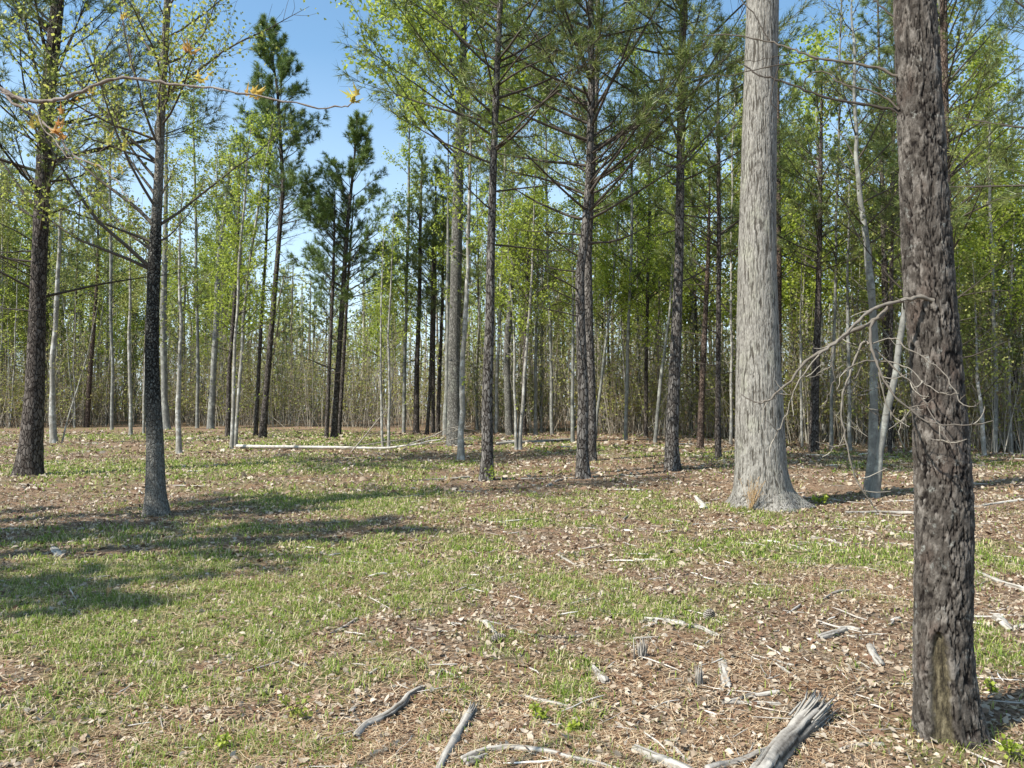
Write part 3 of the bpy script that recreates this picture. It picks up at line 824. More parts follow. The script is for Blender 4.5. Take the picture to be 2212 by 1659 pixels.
TREES = [
 ("pine_tree", "thick dark pine at the far left edge with low curved bare limbs", "pine tree", PN,
  [(62, 1027), (68, 950), (75, 850), (80, 700), (85, 553), (100, 250), (125, 0), (150, -450)], [56, 45, 39, 34, 31, 29, 25, 6], dict(k=28, dz=0.08, hd=.24, h0=.34, Lm=3.9, split=True, deadn=1.8, limb_tint=.15, dens=1.45, nw=.012)),
 ("pine_tree", "slim dark pine just behind the thick pine at the far left edge", "pine tree", PN,
  [(92, 912), (98, 750), (103, 560), (108, 300)], [13, 12, 10, 2], dict(h0=.5)),
 ("hardwood_tree", "pale banded trunk just right of the thick left edge pine, thin shoot at its foot", "tree", HW,
  [(117, 957), (113, 870), (117, 720), (124, 600), (128, 540), (133, 380)], [20, 14, 13, 11, 9, 2], dict(bark='pale_bark', h0=.5, leaf='leaf_pale', Lm=1.5)),
 ("sapling", "pale thin shoot leaning right from the foot of the banded pale trunk", "sapling", HW,
  [(133, 957), (150, 890), (170, 830), (190, 755), (215, 640)], [5, 4, 3.5, 3, 1], dict(bark='pale_bark', h0=.4, Lm=.7, nleaf=2, leaf='leaf_pale', k=6)),
 ("pine_tree", "slender dark pine between the banded pale trunk and the blackish mossy trunk", "pine tree", PN,
  [(187, 923), (195, 800), (204, 690), (210, 603), (214, 380)], [11, 10, 8, 6, 2], dict(h0=.5, Lm=1.8, bark='red_bark')),
 ("hardwood_tree", "thin pale trunk with crossing shoots left of the blackish mossy trunk", "tree", HW,
  [(283, 941), (281, 820), (279, 700), (282, 600), (276, 420)], [10, 9, 8, 6, 2], dict(bark='pale_bark', h0=.5, leaf='leaf_pale', Lm=1.4, k=8)),
 ("sapling", "very thin pale stem close against the left of the blackish mossy trunk", "sapling", HW,
  [(310, 936), (312, 820), (316, 700), (318, 500)], [7, 6, 5, 1.5], dict(bark='pale_bark', h0=.5, leaf='leaf_pale', Lm=1.1, k=6)),
 ("hardwood_tree", "blackish mossy trunk with pale flecks and yellow-green buds, left foreground", "tree", HW,
  [(340, 1112), (336, 1060), (335, 950), (330, 860), (328, 770), (330, 660), (334, 553), (338, 470), (343, 380), (350, 200), (362, 0), (375, -420)],
  [52, 40, 35, 32, 29, 27, 27, 22, 19, 17, 14, 4], dict(bark='dark_bark', k=40, dz=.05, h0=.34, Lm=3.4, leaf='leaf_yellow', leaf_s=.055, nleaf=10, dens=1.9, split=True, limb_tint=.5, seed=21)),
 ("hardwood_tree", "stout smooth grey trunk half hidden behind the blackish mossy trunk", "tree", HW,
  [(360, 928), (356, 860), (353, 760), (354, 640), (357, 500), (362, 250)], [19, 15, 15, 14, 12, 3], dict(bark='grey_bark', h0=.5, leaf='leaf_pale', Lm=2.2)),
 ("hardwood_tree", "knobbly pale trunk forking low, just right of the blackish mossy trunk", "tree", HW,
  [(387, 981), (386, 940), (383, 900), (388, 800), (392, 700), (386, 620), (388, 540), (395, 380)], [17, 12, 14, 11, 9, 7, 6, 1.5], dict(bark='pale_bark', h0=.36, leaf='leaf_pale', nleaf=3, Lm=1.5, dens=1.3)),
 ("hardwood_tree", "straight smooth grey trunk between the forking pale tree and the pale twin poles", "tree", HW,
  [(455, 926), (460, 830), (467, 690), (473, 553), (490, 430), (500, 300)], [18, 14, 13, 10, 7, 2], dict(bark='grey_bark', h0=.5, leaf='leaf', Lm=2.0)),
 ("pine_tree", "slim dark pine hidden behind the pale twin poles", "pine tree", PN,
  [(492, 943), (495, 800), (508, 640), (515, 480), (520, 300)], [11, 9, 8, 6, 2], dict(h0=.5, Lm=1.8)),
 ("hardwood_tree", "left one of the pale twin poles at the butt of the fallen birch", "tree", HW,
  [(500, 970), (506, 800), (514, 650), (518, 553), (530, 400), (545, 240)], [10, 9, 8, 7, 5, 1.5], dict(bark='pale_bark', h0=.34, leaf='leaf', Lm=1.9, dens=1.1, nleaf=11)),
 ("hardwood_tree", "right one of the pale twin poles, leaning right over the fallen birch", "tree", HW,
  [(508, 966), (516, 850), (526, 700), (540, 553), (560, 430), (590, 260)], [10, 9, 8, 7, 5, 1.5], dict(bark='pale_bark', h0=.34, leaf='leaf', Lm=1.9, dens=1.1, nleaf=11)),
 ("pine_tree", "thin dark pine, left of two side by side past the pale twin poles", "pine tree", PN,
  [(552, 941), (560, 780), (568, 640), (574, 553), (582, 350), (590, 220)], [9, 8, 7, 6, 4, 1.5], dict(h0=.55, Lm=1.9)),
 ("pine_tree", "tall dark leaning pine with a dense rounded top against the open sky", "pine tree", PN,
  [(567, 945), (575, 850), (588, 690), (600, 553), (612, 400), (600, 200), (578, 52)], [16, 13, 12, 10, 8, 6, 2], dict(h0=.5, Lm=2.6, leaf='dense', sky=False, tuft=24, nw=.016, dens=1.35, nl_len=.24, azr=None)),
 ("pine_tree", "thin straight pine, left of the close group by the middle of the fallen birch", "pine tree", PN,
  [(705, 946), (712, 780), (720, 600), (724, 420)], [9, 8, 7, 2], dict(h0=.45, Lm=1.9, leaf='dense', tuft=18, nw=.014)),
 ("pine_tree", "dark pine with a dense pointed top right of the open sky", "pine tree", PN,
  [(721, 945), (730, 800), (742, 620), (751, 480), (765, 350), (772, 258)], [14, 12, 11, 8, 5, 1.5], dict(h0=.42, Lm=2.9, leaf='dense', sky=False, tuft=24, nw=.016, dens=1.4, conic=True, nl_len=.22)),
 ("pine_tree", "slim dark pine close behind the pointed topped pine", "pine tree", PN,
  [(732, 938), (742, 780), (752, 600), (765, 420)], [9, 8, 6, 2], dict(h0=.5, Lm=1.8, leaf='dense')),
 ("sapling", "left of two thin pale stems behind the crown of the fallen birch", "sapling", HW,
  [(827, 965), (823, 850), (822, 740), (824, 640), (830, 480)], [7, 6, 5, 4, 1], dict(bark='pale_bark', h0=.4, leaf='leaf', nleaf=4, Lm=1.2, k=7)),
 ("sapling", "right of two thin pale stems behind the crown of the fallen birch", "sapling", HW,
  [(839, 965), (841, 850), (838, 740), (843, 640), (850, 440)], [8, 7, 6, 4.5, 1], dict(bark='pale_bark', h0=.4, leaf='leaf', nleaf=4, Lm=1.2, k=7)),
 ("pine_tree", "dark pine right of the two thin pale stems behind the fallen crown", "pine tree", PN,
  [(899, 936), (900, 800), (906, 653), (908, 480), (912, 330)], [13, 11, 9, 7, 2], dict(h0=.5, Lm=1.8)),
 ("pine_tree", "leftmost of three dark slender pines left of the stout grey mid trunk", "pine tree", PN,
  [(922, 938), (929, 840), (932, 700), (936, 480)], [8, 7, 6, 2], dict(h0=.5, Lm=1.6)),
 ("pine_tree", "middle one of three dark slender pines left of the stout grey mid trunk", "pine tree", PN,
  [(935, 934), (936, 800), (939, 600), (942, 350)], [9, 8, 7, 2], dict(h0=.5, Lm=1.7)),
 ("pine_tree", "rightmost of three dark slender pines left of the stout grey mid trunk", "pine tree", PN,
  [(945, 933), (950, 800), (956, 650), (958, 420)], [9, 8, 7, 2], dict(h0=.45, Lm=1.7)),
 ("hardwood_tree", "smooth grey trunk touching the left of the stout grey mid trunk", "tree", HW,
  [(963, 943), (964, 840), (967, 700), (969, 553), (968, 380)], [14, 11, 9, 8, 2], dict(bark='grey_bark', h0=.5, leaf='leaf', Lm=1.6)),
 ("hardwood_tree", "stout grey trunk rising through the middle of the wood into fresh green leaves", "tree", HW,
  [(983, 941), (981, 880), (981, 760), (986, 553), (990, 400), (997, 200), (1002, 60), (1012, -300)], [36, 29, 26, 25, 22, 17, 14, 3], dict(bark='grey_furrow', k=24, dz=.1, h0=.48, leaf='leaf', leaf_s=.13, Lm=5.6, nleaf=14, dens=1.5, D=27, seed=31)),
 ("hardwood_tree", "clean pale straight pole in front of the stout grey mid trunk", "tree", HW,
  [(995, 993), (996, 920), (1000, 786), (1007, 640), (1011, 553), (1015, 330), (1018, 150)], [20, 15, 14, 12, 10, 6, 1.5], dict(bark='pale_bark', k=16, dz=.1, h0=.52, leaf='leaf', Lm=1.8, dens=.9)),
 ("pine_tree", "straight flaky pine left of centre, at the end of a long stick", "pine tree", PN,
  [(1050, 1038), (1053, 980), (1052, 860), (1058, 700), (1060, 553), (1066, 350), (1075, 120), (1081, 0), (1095, -350), (1100, -650)], [32, 25, 23, 21, 19, 16, 13, 12, 8, 2],
  dict(k=24, dz=.08, bark='mid_bark', h0=.40, hd=.3, Lm=3.2, split=True, seed=41, dens=1.15)),
 ("hardwood_tree", "dark curved thick trunk leaning left behind the pale forked pair", "tree", HW,
  [(1101, 940), (1096, 860), (1094, 786), (1100, 686), (1110, 563), (1116, 480)], [18, 17, 16, 14, 11, 7], dict(bark='grey_furrow', h0=.6, leaf='leaf', Lm=1.8, k=16, dz=.1)),
 ("sapling", "left stem of the pale forked pair in the middle distance", "sapling", HW,
  [(1115, 971), (1113, 880), (1112, 760), (1108, 680), (1100, 600), (1098, 450)], [8, 7, 6, 5, 4, 1], dict(bark='pale_bark', h0=.42, leaf='leaf', Lm=1.5, k=8)),
 ("hardwood_tree", "right stem of the pale forked pair, leaning right and thicker", "tree", HW,
  [(1122, 971), (1126, 900), (1135, 780), (1143, 686), (1149, 620), (1152, 450), (1160, 300)], [12, 9, 8, 7, 6, 4, 1], dict(bark='pale_bark', h0=.38, leaf='leaf', Lm=1.9, dens=1.1, k=10)),
 ("pine_tree", "dark leaning pine right behind the pale forked pair", "pine tree", PN,
  [(1131, 941), (1131, 860), (1134, 760), (1138, 640), (1145, 450)], [12, 11, 9, 7, 2], dict(h0=.5, Lm=1.8)),
 ("hardwood_tree", "grey narrow trunk alone between the pale forked pair and the two crossing pines", "tree", HW,
  [(1157, 940), (1157, 840), (1159, 700), (1161, 600), (1166, 400)], [10, 8, 7, 6, 1.5], dict(bark='grey_bark', h0=.4, leaf='leaf', Lm=1.7, k=8)),
 ("hardwood_tree", "grey narrow trunk just left of the two crossing pines", "tree", HW,
  [(1237, 955), (1236, 850), (1238, 720), (1236, 560), (1240, 420)], [9, 8, 7, 5, 1.5], dict(bark='grey_bark', h0=.42, leaf='leaf', Lm=1.7, k=8)),
 ("pine_tree", "front one of the two crossing pines right of centre", "pine tree", PN,
  [(1259, 1033), (1258, 980), (1260, 860), (1254, 700), (1252, 590), (1262, 520), (1272, 400), (1278, 200), (1276, 0), (1278, -350), (1282, -700)], [32, 25, 23, 21, 20, 19, 17, 15, 13, 9, 2],
  dict(k=24, dz=.08, bark='mid_bark', h0=.30, hd=.2, Lm=3.8, split=True, seed=43, dens=1.2)),
 ("pine_tree", "rear one of the two crossing pines right of centre", "pine tree", PN,
  [(1276, 995), (1277, 860), (1272, 700), (1270, 553), (1280, 350), (1290, 150), (1292, 0), (1300, -400)], [24, 21, 19, 17, 14, 11, 9, 2],
  dict(k=20, dz=.08, bark='mid_bark', h0=.38, hd=.2, Lm=3.0, split=True, seed=44)),
 ("sapling", "greenish young stem leaning right behind the two crossing pines", "sapling", HW,
  [(1285, 948), (1296, 850), (1308, 740), (1322, 620), (1335, 480), (1345, 330)], [8, 7, 6, 5, 4, 1], dict(bark='grey_bark', h0=.36, leaf='leaf', Lm=2.1, nleaf=13, dens=1.3, k=8)),
 ("hardwood_tree", "dark slim trunk leaning right toward the lone pine left of the broad trunk", "tree", HW,
  [(1414, 956), (1425, 850), (1438, 740), (1450, 640), (1460, 420)], [9, 8, 7, 6, 1.5], dict(bark='grey_bark', h0=.38, leaf='leaf', Lm=2.2, nleaf=12, dens=1.2, k=8)),
 ("pine_tree", "lone straight pine with a dark knot between the crossing pines and the broad pale trunk", "pine tree", PN,
  [(1452, 1015), (1451, 960), (1456, 840), (1462, 686), (1467, 553), (1470, 350), (1472, 150), (1477, 0), (1483, -350), (1487, -700)], [35, 28, 25, 22, 20, 18, 16, 15, 10, 2],
  dict(k=24, dz=.08, bark='mid_bark', h0=.34, hd=.22, Lm=3.6, split=True, seed=45, dens=1.15)),
 ("pine_tree", "reddish pine, left of two slim ones beside the broad pale trunk", "pine tree", PN,
  [(1512, 970), (1516, 850), (1523, 700), (1530, 553), (1534, 350)], [15, 13, 11, 9, 2], dict(h0=.48, Lm=2.2, bark='red_bark')),
 ("pine_tree", "straight slim pine immediately left of the broad pale trunk", "pine tree", PN,
  [(1551, 988), (1551, 860), (1552, 700), (1553, 553), (1552, 300), (1550, 100)], [14, 11, 11, 10, 8, 2], dict(h0=.48, Lm=2.3)),
 ("pine_tree", "pine mostly hidden behind the right edge of the broad pale trunk", "pine tree", PN,
  [(1681, 965), (1682, 800), (1683, 600), (1681, 400), (1682, 100)], [14, 13, 12, 10, 2], dict(h0=.4, Lm=2.4, bark='red_bark')),
 ("sapling", "thin pale stem between the broad pale trunk and the dark straight pine right of it", "sapling", HW,
  [(1733, 966), (1731, 860), (1730, 740), (1732, 500)], [7, 6, 5, 1], dict(bark='pale_bark', h0=.45, leaf='leaf_pale', nleaf=4, Lm=1.2, k=6)),
 ("pine_tree", "dark straight pine right of the broad pale trunk, left of the grey twin stems", "pine tree", PN,
  [(1757, 976), (1760, 860), (1766, 700), (1770, 553), (1773, 330), (1776, 150)], [21, 17, 14, 11, 8, 2], dict(h0=.45, hd=.25, Lm=2.6, k=20, dz=.1)),
 ("hardwood_tree", "narrow grey stem behind the left side of the grey twin stems", "tree", HW,
  [(1836, 973), (1834, 860), (1833, 720), (1831, 560), (1835, 300)], [10, 9, 8, 6, 1.5], dict(bark='grey_bark', h0=.45, leaf='leaf_pale', Lm=1.6, k=8)),
 ("hardwood_tree", "left and taller of the grey twin stems standing before the near right pine", "tree", HW,
  [(1876, 1064), (1880, 1000), (1886, 880), (1890, 760), (1888, 660), (1874, 560), (1862, 440), (1848, 320), (1843, 120), (1840, -100)], [27, 21, 19, 18, 17, 15, 12, 10, 7, 2],
  dict(bark='grey_bark', k=24, dz=.08, h0=.42, leaf='leaf_pale', leaf_s=.05, nleaf=4, Lm=2.0, split=True, dens=1.2)),
 ("hardwood_tree", "right one of the grey twin stems, leaning right behind the near right pine", "tree", HW,
  [(1888, 1075), (1896, 1010), (1910, 920), (1922, 860), (1938, 780), (1950, 690), (1960, 560), (1990, 380), (2000, 200)], [22, 18, 16, 15, 14, 12, 9, 6, 2],
  dict(bark='grey_bark', k=24, dz=.08, h0=.42, leaf='leaf_pale', leaf_s=.05, nleaf=4, Lm=1.8, split=True)),
 ("pine_tree", "reddish pine right behind the upper part of the near right pine", "pine tree", PN,
  [(2068, 1003), (2062, 850), (2052, 600), (2044, 400), (2040, 200), (2038, 0), (2040, -350)], [24, 21, 19, 18, 16, 14, 3], dict(h0=.3, hd=.15, Lm=3.4, bark='red_bark', k=20, dz=.1, dens=1.2)),
 ("hardwood_tree", "pale crooked trunk at the edge of the thicket right of the near right pine", "tree", HW,
  [(2126, 983), (2122, 900), (2110, 800), (2108, 700), (2100, 560)], [11, 9, 7, 5, 1.5], dict(bark='pale_bark', h0=.3, leaf='leaf_pale', Lm=1.7, k=8, dens=1.2)),
 ("hardwood_tree", "slender leafy hardwood rising between the pointed topped pine and the stout mid trunk", "tree", HW,
  [(872, 934), (874, 780), (880, 560), (885, 300), (888, 140)], [8, 8, 7, 5, 1.5], dict(bark='grey_bark', h0=.3, leaf='leaf', Lm=2.6, nleaf=13, dens=1.2, k=8, leaf_s=.09)),
 ("hardwood_tree", "slender leafy hardwood close behind the straight flaky pine", "tree", HW,
  [(1072, 936), (1074, 780), (1085, 560), (1092, 300), (1095, 60), (1098, -80)], [8, 8, 7, 6, 4, 1.5], dict(bark='pale_bark', h0=.34, leaf='leaf', Lm=2.7, nleaf=13, dens=1.2, k=8, leaf_s=.09)),
 ("hardwood_tree", "slender leafy hardwood between the straight flaky pine and the crossing pines", "tree", HW,
  [(1193, 940), (1191, 800), (1183, 560), (1180, 300), (1176, 80)], [8, 8, 7, 5, 1.5], dict(bark='grey_bark', h0=.3, leaf='leaf', Lm=2.7, nleaf=13, dens=1.2, k=8, leaf_s=.09)),
 ("hardwood_tree", "slender leafy hardwood just right of the crossing pines", "tree", HW,
  [(1352, 950), (1355, 800), (1362, 560), (1366, 300), (1372, 40), (1374, -60)], [9, 8, 7, 6, 4, 1.5], dict(bark='grey_bark', h0=.28, leaf='leaf', Lm=2.9, nleaf=14, dens=1.25, k=8, leaf_s=.09)),
 ("pine_tree", "slim pine far behind the leafy hardwood right of the crossing pines", "pine tree", PN,
  [(1395, 944), (1396, 760), (1402, 500), (1406, 240)], [9, 8, 7, 1.5], dict(h0=.36, Lm=2.4, dens=1.2)),
 ("hardwood_tree", "slender leafy hardwood just left of the broad pale trunk", "tree", HW,
  [(1578, 962), (1580, 800), (1578, 560), (1584, 300), (1588, 120)], [8, 7, 6, 5, 1.5], dict(bark='pale_bark', h0=.32, leaf='leaf_pale', Lm=2.2, nleaf=8, dens=1.1, k=8)),
 ("hardwood_tree", "bare twiggy grey tree behind the upper branches of the near right pine", "tree", HW,
  [(1795, 970), (1798, 800), (1806, 560), (1812, 300), (1816, 40), (1818, -150)], [9, 8, 7, 6, 4, 1.5], dict(bark='grey_bark', h0=.34, leaf='leaf_pale', Lm=2.6, nleaf=3, dens=1.7, k=8, leaf_s=.05)),
 ("pine_tree", "slim pine between the grey twin stems and near right pine", "pine tree", PN,
  [(1922, 978), (1924, 800), (1926, 560), (1930, 300), (1932, 100)], [9, 9, 8, 6, 1.5], dict(h0=.4, Lm=2.5, dens=1.15)),
 ("hardwood_tree", "leafy hardwood beyond the right shoulder of the near right pine", "tree", HW,
  [(2150, 978), (2150, 800), (2142, 560), (2138, 300), (2136, 60)], [10, 9, 8, 6, 1.5], dict(bark='grey_bark', h0=.26, leaf='leaf', Lm=2.8, nleaf=14, dens=1.3, k=8, leaf_s=.08)),
 ("hardwood_tree", "leafy hardwood between the far left pines and the blackish mossy trunk", "tree", HW,
  [(242, 928), (242, 800), (238, 560), (240, 300), (242, 120)], [8, 8, 7, 5, 1.5], dict(bark='grey_bark', h0=.3, leaf='leaf_pale', Lm=2.4, nleaf=12, dens=1.2, k=8, leaf_s=.08)),
 ("hardwood_tree", "leafy hardwood between the blackish mossy trunk and the twin poles", "tree", HW,
  [(426, 925), (428, 800), (424, 560), (420, 300), (418, 160)], [8, 8, 7, 5, 1.5], dict(bark='grey_bark', h0=.3, leaf='leaf', Lm=2.4, nleaf=13, dens=1.2, k=8, leaf_s=.09)),
 ("pine_tree", "green young pine with foliage down low at the far right edge", "pine tree", PN,
  [(2196, 972), (2192, 800), (2188, 600), (2184, 440)], [12, 10, 7, 2], dict(h0=.22, hd=.1, Lm=2.3, dens=1.3, tuft=18, nw=.014, conic=True)),
]
for (nm, lab, cat, kd, px, wd, kw) in TREES:
    tree(nm, lab, cat, kd, px, wd, **kw)

# trees just outside the left edge whose shade falls across the grass, and one outside the right edge whose needles hang into view
def off_tree(name, label, cat, kd, x, y, H, r0, **kw):
    b = np.array([x, y, hg(x, y)])
    r = np.random.RandomState(int(abs(x * 13 + y * 7)) + 3)
    root = empty(name, tuple(b)); tag(root, label, cat)
    zz = np.linspace(-0.06, H, 9)
    pts = np.stack([b[0] + 0.012 * zz + r.normal(size=9) * 0.03, np.full(9, b[1]), b[2] + zz], 1)
    Vt, q, at, C, R = bark_geo(pts, np.linspace(r0, 0.02, 9), 20, 0.12, r, None, None, (0.35, 0.22, 3, 1))
    mk("trunk", Vt - b, quads=q, mat=MAT[kw.get('bark', 'pine_bark')], parent=root, attrs=at, smooth=True)
    g, tufts, lp = Geo(), [], []
    z = kw.get('h0', 0.4) * H
    h0 = z
    while z < H * 0.98:
        f = (z - h0) / (H - h0)
        for _ in range(3):
            az = r.uniform(0, 2 * math.pi); L = kw.get('Lm', 3) * (1 - 0.7 * f ** 1.5) * r.uniform(0.6, 1.15)
            p = np.array([np.interp(z, zz, pts[:, 0]), b[1], b[2] + z])
            if kd == PN: limb_pine(g, g, tufts, p, az, math.radians(15 + 35 * f + r.uniform(-8, 8)), L, r, True, tw=kw.get('dens', 1.0), tint=.3)
            else: limb_leaf(g, lp, p, az, math.radians(25 + 20 * f), L, r, tw=kw.get('dens', 1.0), nl=9, tint=.4)
        z += 0.4
    if tufts:
        V, T, c = needles(np.array([t[0] for t in tufts]), np.array([t[1] for t in tufts]), .2, kw.get('nw', .009), kw.get('tuft', 22), r)
        mk("crown", V - b, tris=T, mat=MAT['needle'], parent=root, tint=c)
    if lp:
        V, T, c = leaves(np.concatenate(lp), kw.get('ls', .08), r)
        mk("crown", V - b, tris=T, mat=MAT['leaf'], parent=root, tint=c)
    g.obj("limbs", MAT['twig'], root, origin=b)
off_tree("pine_tree", "full crowned pine outside the picture shading the grass at the left", "pine tree", PN, -12.0, 4.6, 12.5, .19, Lm=3.1, h0=.36, dens=1.5, nw=.04, tuft=13)
off_tree("pine_tree", "second full crowned pine outside the picture, beyond the first one", "pine tree", PN, -13.6, 7.4, 13.0, .2, Lm=3.0, h0=.36, dens=1.5, nw=.04, tuft=13)
off_tree("pine_tree", "small full crowned pine outside the picture, nearer than the first one", "pine tree", PN, -10.6, 3.0, 8.5, .18, Lm=2.3, h0=.4, dens=1.5, nw=.04, tuft=13)
off_tree("pine_tree", "pine whose needles hang into the upper right corner", "pine tree", PN, 6.6, 6.4, 12, .16, Lm=3.0, h0=.30, nw=.005)

# ------------------------------------------------------------------ traced branches of the near pine
def traced(root, name, lines, Dz, mat, w=None, k=6, label=None):
    """lines: list of (pixel polyline, start width px, end width px, depth at start, depth at end)"""
    org = np.array(root.location)
    for (L, w0, w1, d0, d1) in lines:
        n = len(L); g = Geo()
        dd = np.linspace(d0, d1, n)
        P = np.array([on_plane(p[0], p[1], d) for p, d in zip(L, dd)])
        # refine
        s = np.linspace(0, 1, n); t = np.linspace(0, 1, max(n * 3, 6))
        Q = np.stack([np.interp(t, s, P[:, a]) for a in range(3)], 1)
        Q[1:-1] = (Q[:-2] + 2 * Q[1:-1] + Q[2:]) / 4
        g.tube(Q + np.random.RandomState(len(L)).normal(size=Q.shape) * 0.0025, np.linspace(w0 / F * d0 / 2, w1 / F * d1 / 2, len(t)) * (0.74 + 0.2 * np.cos(np.arange(len(t)) * 2.3)), k, random.uniform(0.05, 0.6))
        if label:
            rt = np.random.RandomState(n * 7 + int(L[0][0]))
            for _ in range(int(1 + n * 0.35)):
                a_, d_ = along(Q, rt.uniform(.2, .97))
                q_ = arc(a_, unit(d_ + rt.normal(size=3) * .8), rt.uniform(.03, .13), 5, rt, lift=.5, wob=.2)
                g.tube(q_, np.linspace(.0028, .0014, 5), 4, rt.uniform(.2, .9))
        o = g.obj(name, mat, root, smooth=True, origin=org)
        if label: o["label"] = label
zr = lambda L: Z(2000, 750, L)
zt = lambda L: Z(2000, 0, L)
DEAD = [
 (zr([(1620, 285), (1540, 262), (1460, 280), (1380, 300), (1280, 325), (1220, 350), (1130, 430), (1050, 510), (960, 590), (880, 630)]), 13, 7, 3.75, 3.7),
 (zr([(1350, 320), (1270, 400), (1210, 440), (1090, 480), (1000, 560), (890, 625), (790, 680), (720, 790), (640, 860), (560, 935), (510, 955), (440, 935), (380, 895)]), 14, 3, 3.75, 3.9),
 (zr([(890, 628), (800, 740), (720, 870), (690, 990), (640, 1100), (600, 1170), (568, 1232)]), 5, 2.5, 3.8, 3.9),
 (zr([(1230, 420), (1215, 560), (1240, 650), (1270, 720), (1310, 820), (1400, 940), (1520, 1030), (1600, 1080), (1700, 1100), (1850, 1095), (1935, 1090)]), 9, 3, 3.72, 3.45),
 (zr([(1210, 570), (1180, 545), (1140, 600), (1110, 690), (1070, 800), (1040, 880), (1030, 950), (1030, 1080), (1070, 1250), (1100, 1380), (1140, 1480), (1210, 1580), (1260, 1650)]), 7, 4, 3.72, 3.8),
 (zr([(1215, 570), (1300, 540), (1400, 530), (1440, 600), (1530, 630), (1600, 690), (1700, 760), (1740, 830), (1780, 920), (1820, 970), (1890, 975), (1930, 940)]), 4.5, 2.5, 3.7, 3.3),
 (zr([(1240, 680), (1160, 680), (1060, 740), (1000, 780), (960, 860), (930, 960), (890, 980)]), 4.5, 2, 3.72, 3.8),
 (zr([(1255, 680), (1380, 690), (1480, 740), (1580, 830), (1650, 880), (1700, 900), (1790, 890)]), 4, 2, 3.72, 3.4),
 (zr([(1240, 600), (1380, 740), (1480, 820), (1560, 920), (1620, 1040), (1680, 1120), (1745, 1240)]), 5, 2.5, 3.72, 3.4),
 (zr([(1270, 760), (1300, 880), (1330, 980), (1380, 1060), (1430, 1100)]), 5, 2.5, 3.72, 3.7),
 (zr([(1160, 700), (1130, 780), (1060, 850), (1040, 880), (1120, 910), (1210, 870), (1280, 850)]), 3.5, 2, 3.74, 3.8),
 (zr([(1120, 910), (1180, 970), (1230, 1010), (1290, 1030)]), 3, 2, 3.76, 3.8),
 (zr([(980, 590), (960, 680), (990, 820), (1020, 900)]), 3, 2, 3.74, 3.8),
 (zr([(1400, 1160), (1420, 1060), (1470, 1010)]), 3, 2, 3.7, 3.7),
 (zr([(1430, 990), (1540, 970), (1640, 920)]), 4, 2, 3.6, 3.5),
 (zr([(1600, 1180), (1680, 1205), (1800, 1200)]), 2.5, 2, 3.5, 3.4),
 (zr([(1050, 1220), (970, 1240), (945, 1290)]), 3, 2, 3.8, 3.8),
 (zr([(1120, 1400), (1150, 1430), (1180, 1445)]), 3, 2, 3.8, 3.8),
 (zr([(730, 775), (800, 785), (900, 770)]), 2.5, 1.5, 3.8, 3.8),
 (zr([(635, 890), (680, 900), (720, 880)]), 2, 1.5, 3.85, 3.8),
]
traced(near_pine, "branch", DEAD, None, MAT['dead_twig'], label="bare dead drooping branch")
UP = [
 (zt([(1400, 495), (1290, 450), (1150, 415), (1000, 395), (870, 380), (760, 340), (690, 310), (620, 285), (560, 270), (420, 240), (280, 220), (140, 230)]), 9, 3, 3.85, 4.3),
 (zt([(1430, 745), (1370, 715), (1240, 685), (1100, 665), (950, 640), (800, 590), (680, 540), (600, 510), (540, 500), (470, 480), (440, 450), (380, 410)]), 10, 4, 3.85, 4.3),
 (zt([(1400, 705), (1330, 640), (1230, 590), (1080, 560), (1000, 530), (960, 480), (860, 460), (800, 500), (780, 560), (800, 600)]), 6, 3, 3.85, 4.1),
 (zt([(870, 385), (760, 405), (600, 430), (480, 445), (330, 490), (120, 495), (20, 505)]), 4, 2, 4.1, 4.5),
 (zt([(560, 270), (510, 170), (470, 90), (400, 30), (380, 0)]), 4, 3, 4.2, 4.4),
 (zt([(1390, 120), (1330, 80), (1260, 20), (1230, -20)]), 6, 4, 3.85, 4.1),
 (zt([(620, 440), (570, 620), (580, 680), (640, 730), (760, 790)]), 3, 2, 4.1, 4.1),
 (zt([(690, 350), (580, 370), (450, 400), (330, 380)]), 2.5, 1.5, 4.1, 4.1),
 (zt([(1400, 620), (1240, 560), (1150, 490), (1050, 400)]), 3, 2, 3.9, 4.2),
]
traced(near_pine, "branch", UP, None, MAT['twig'])

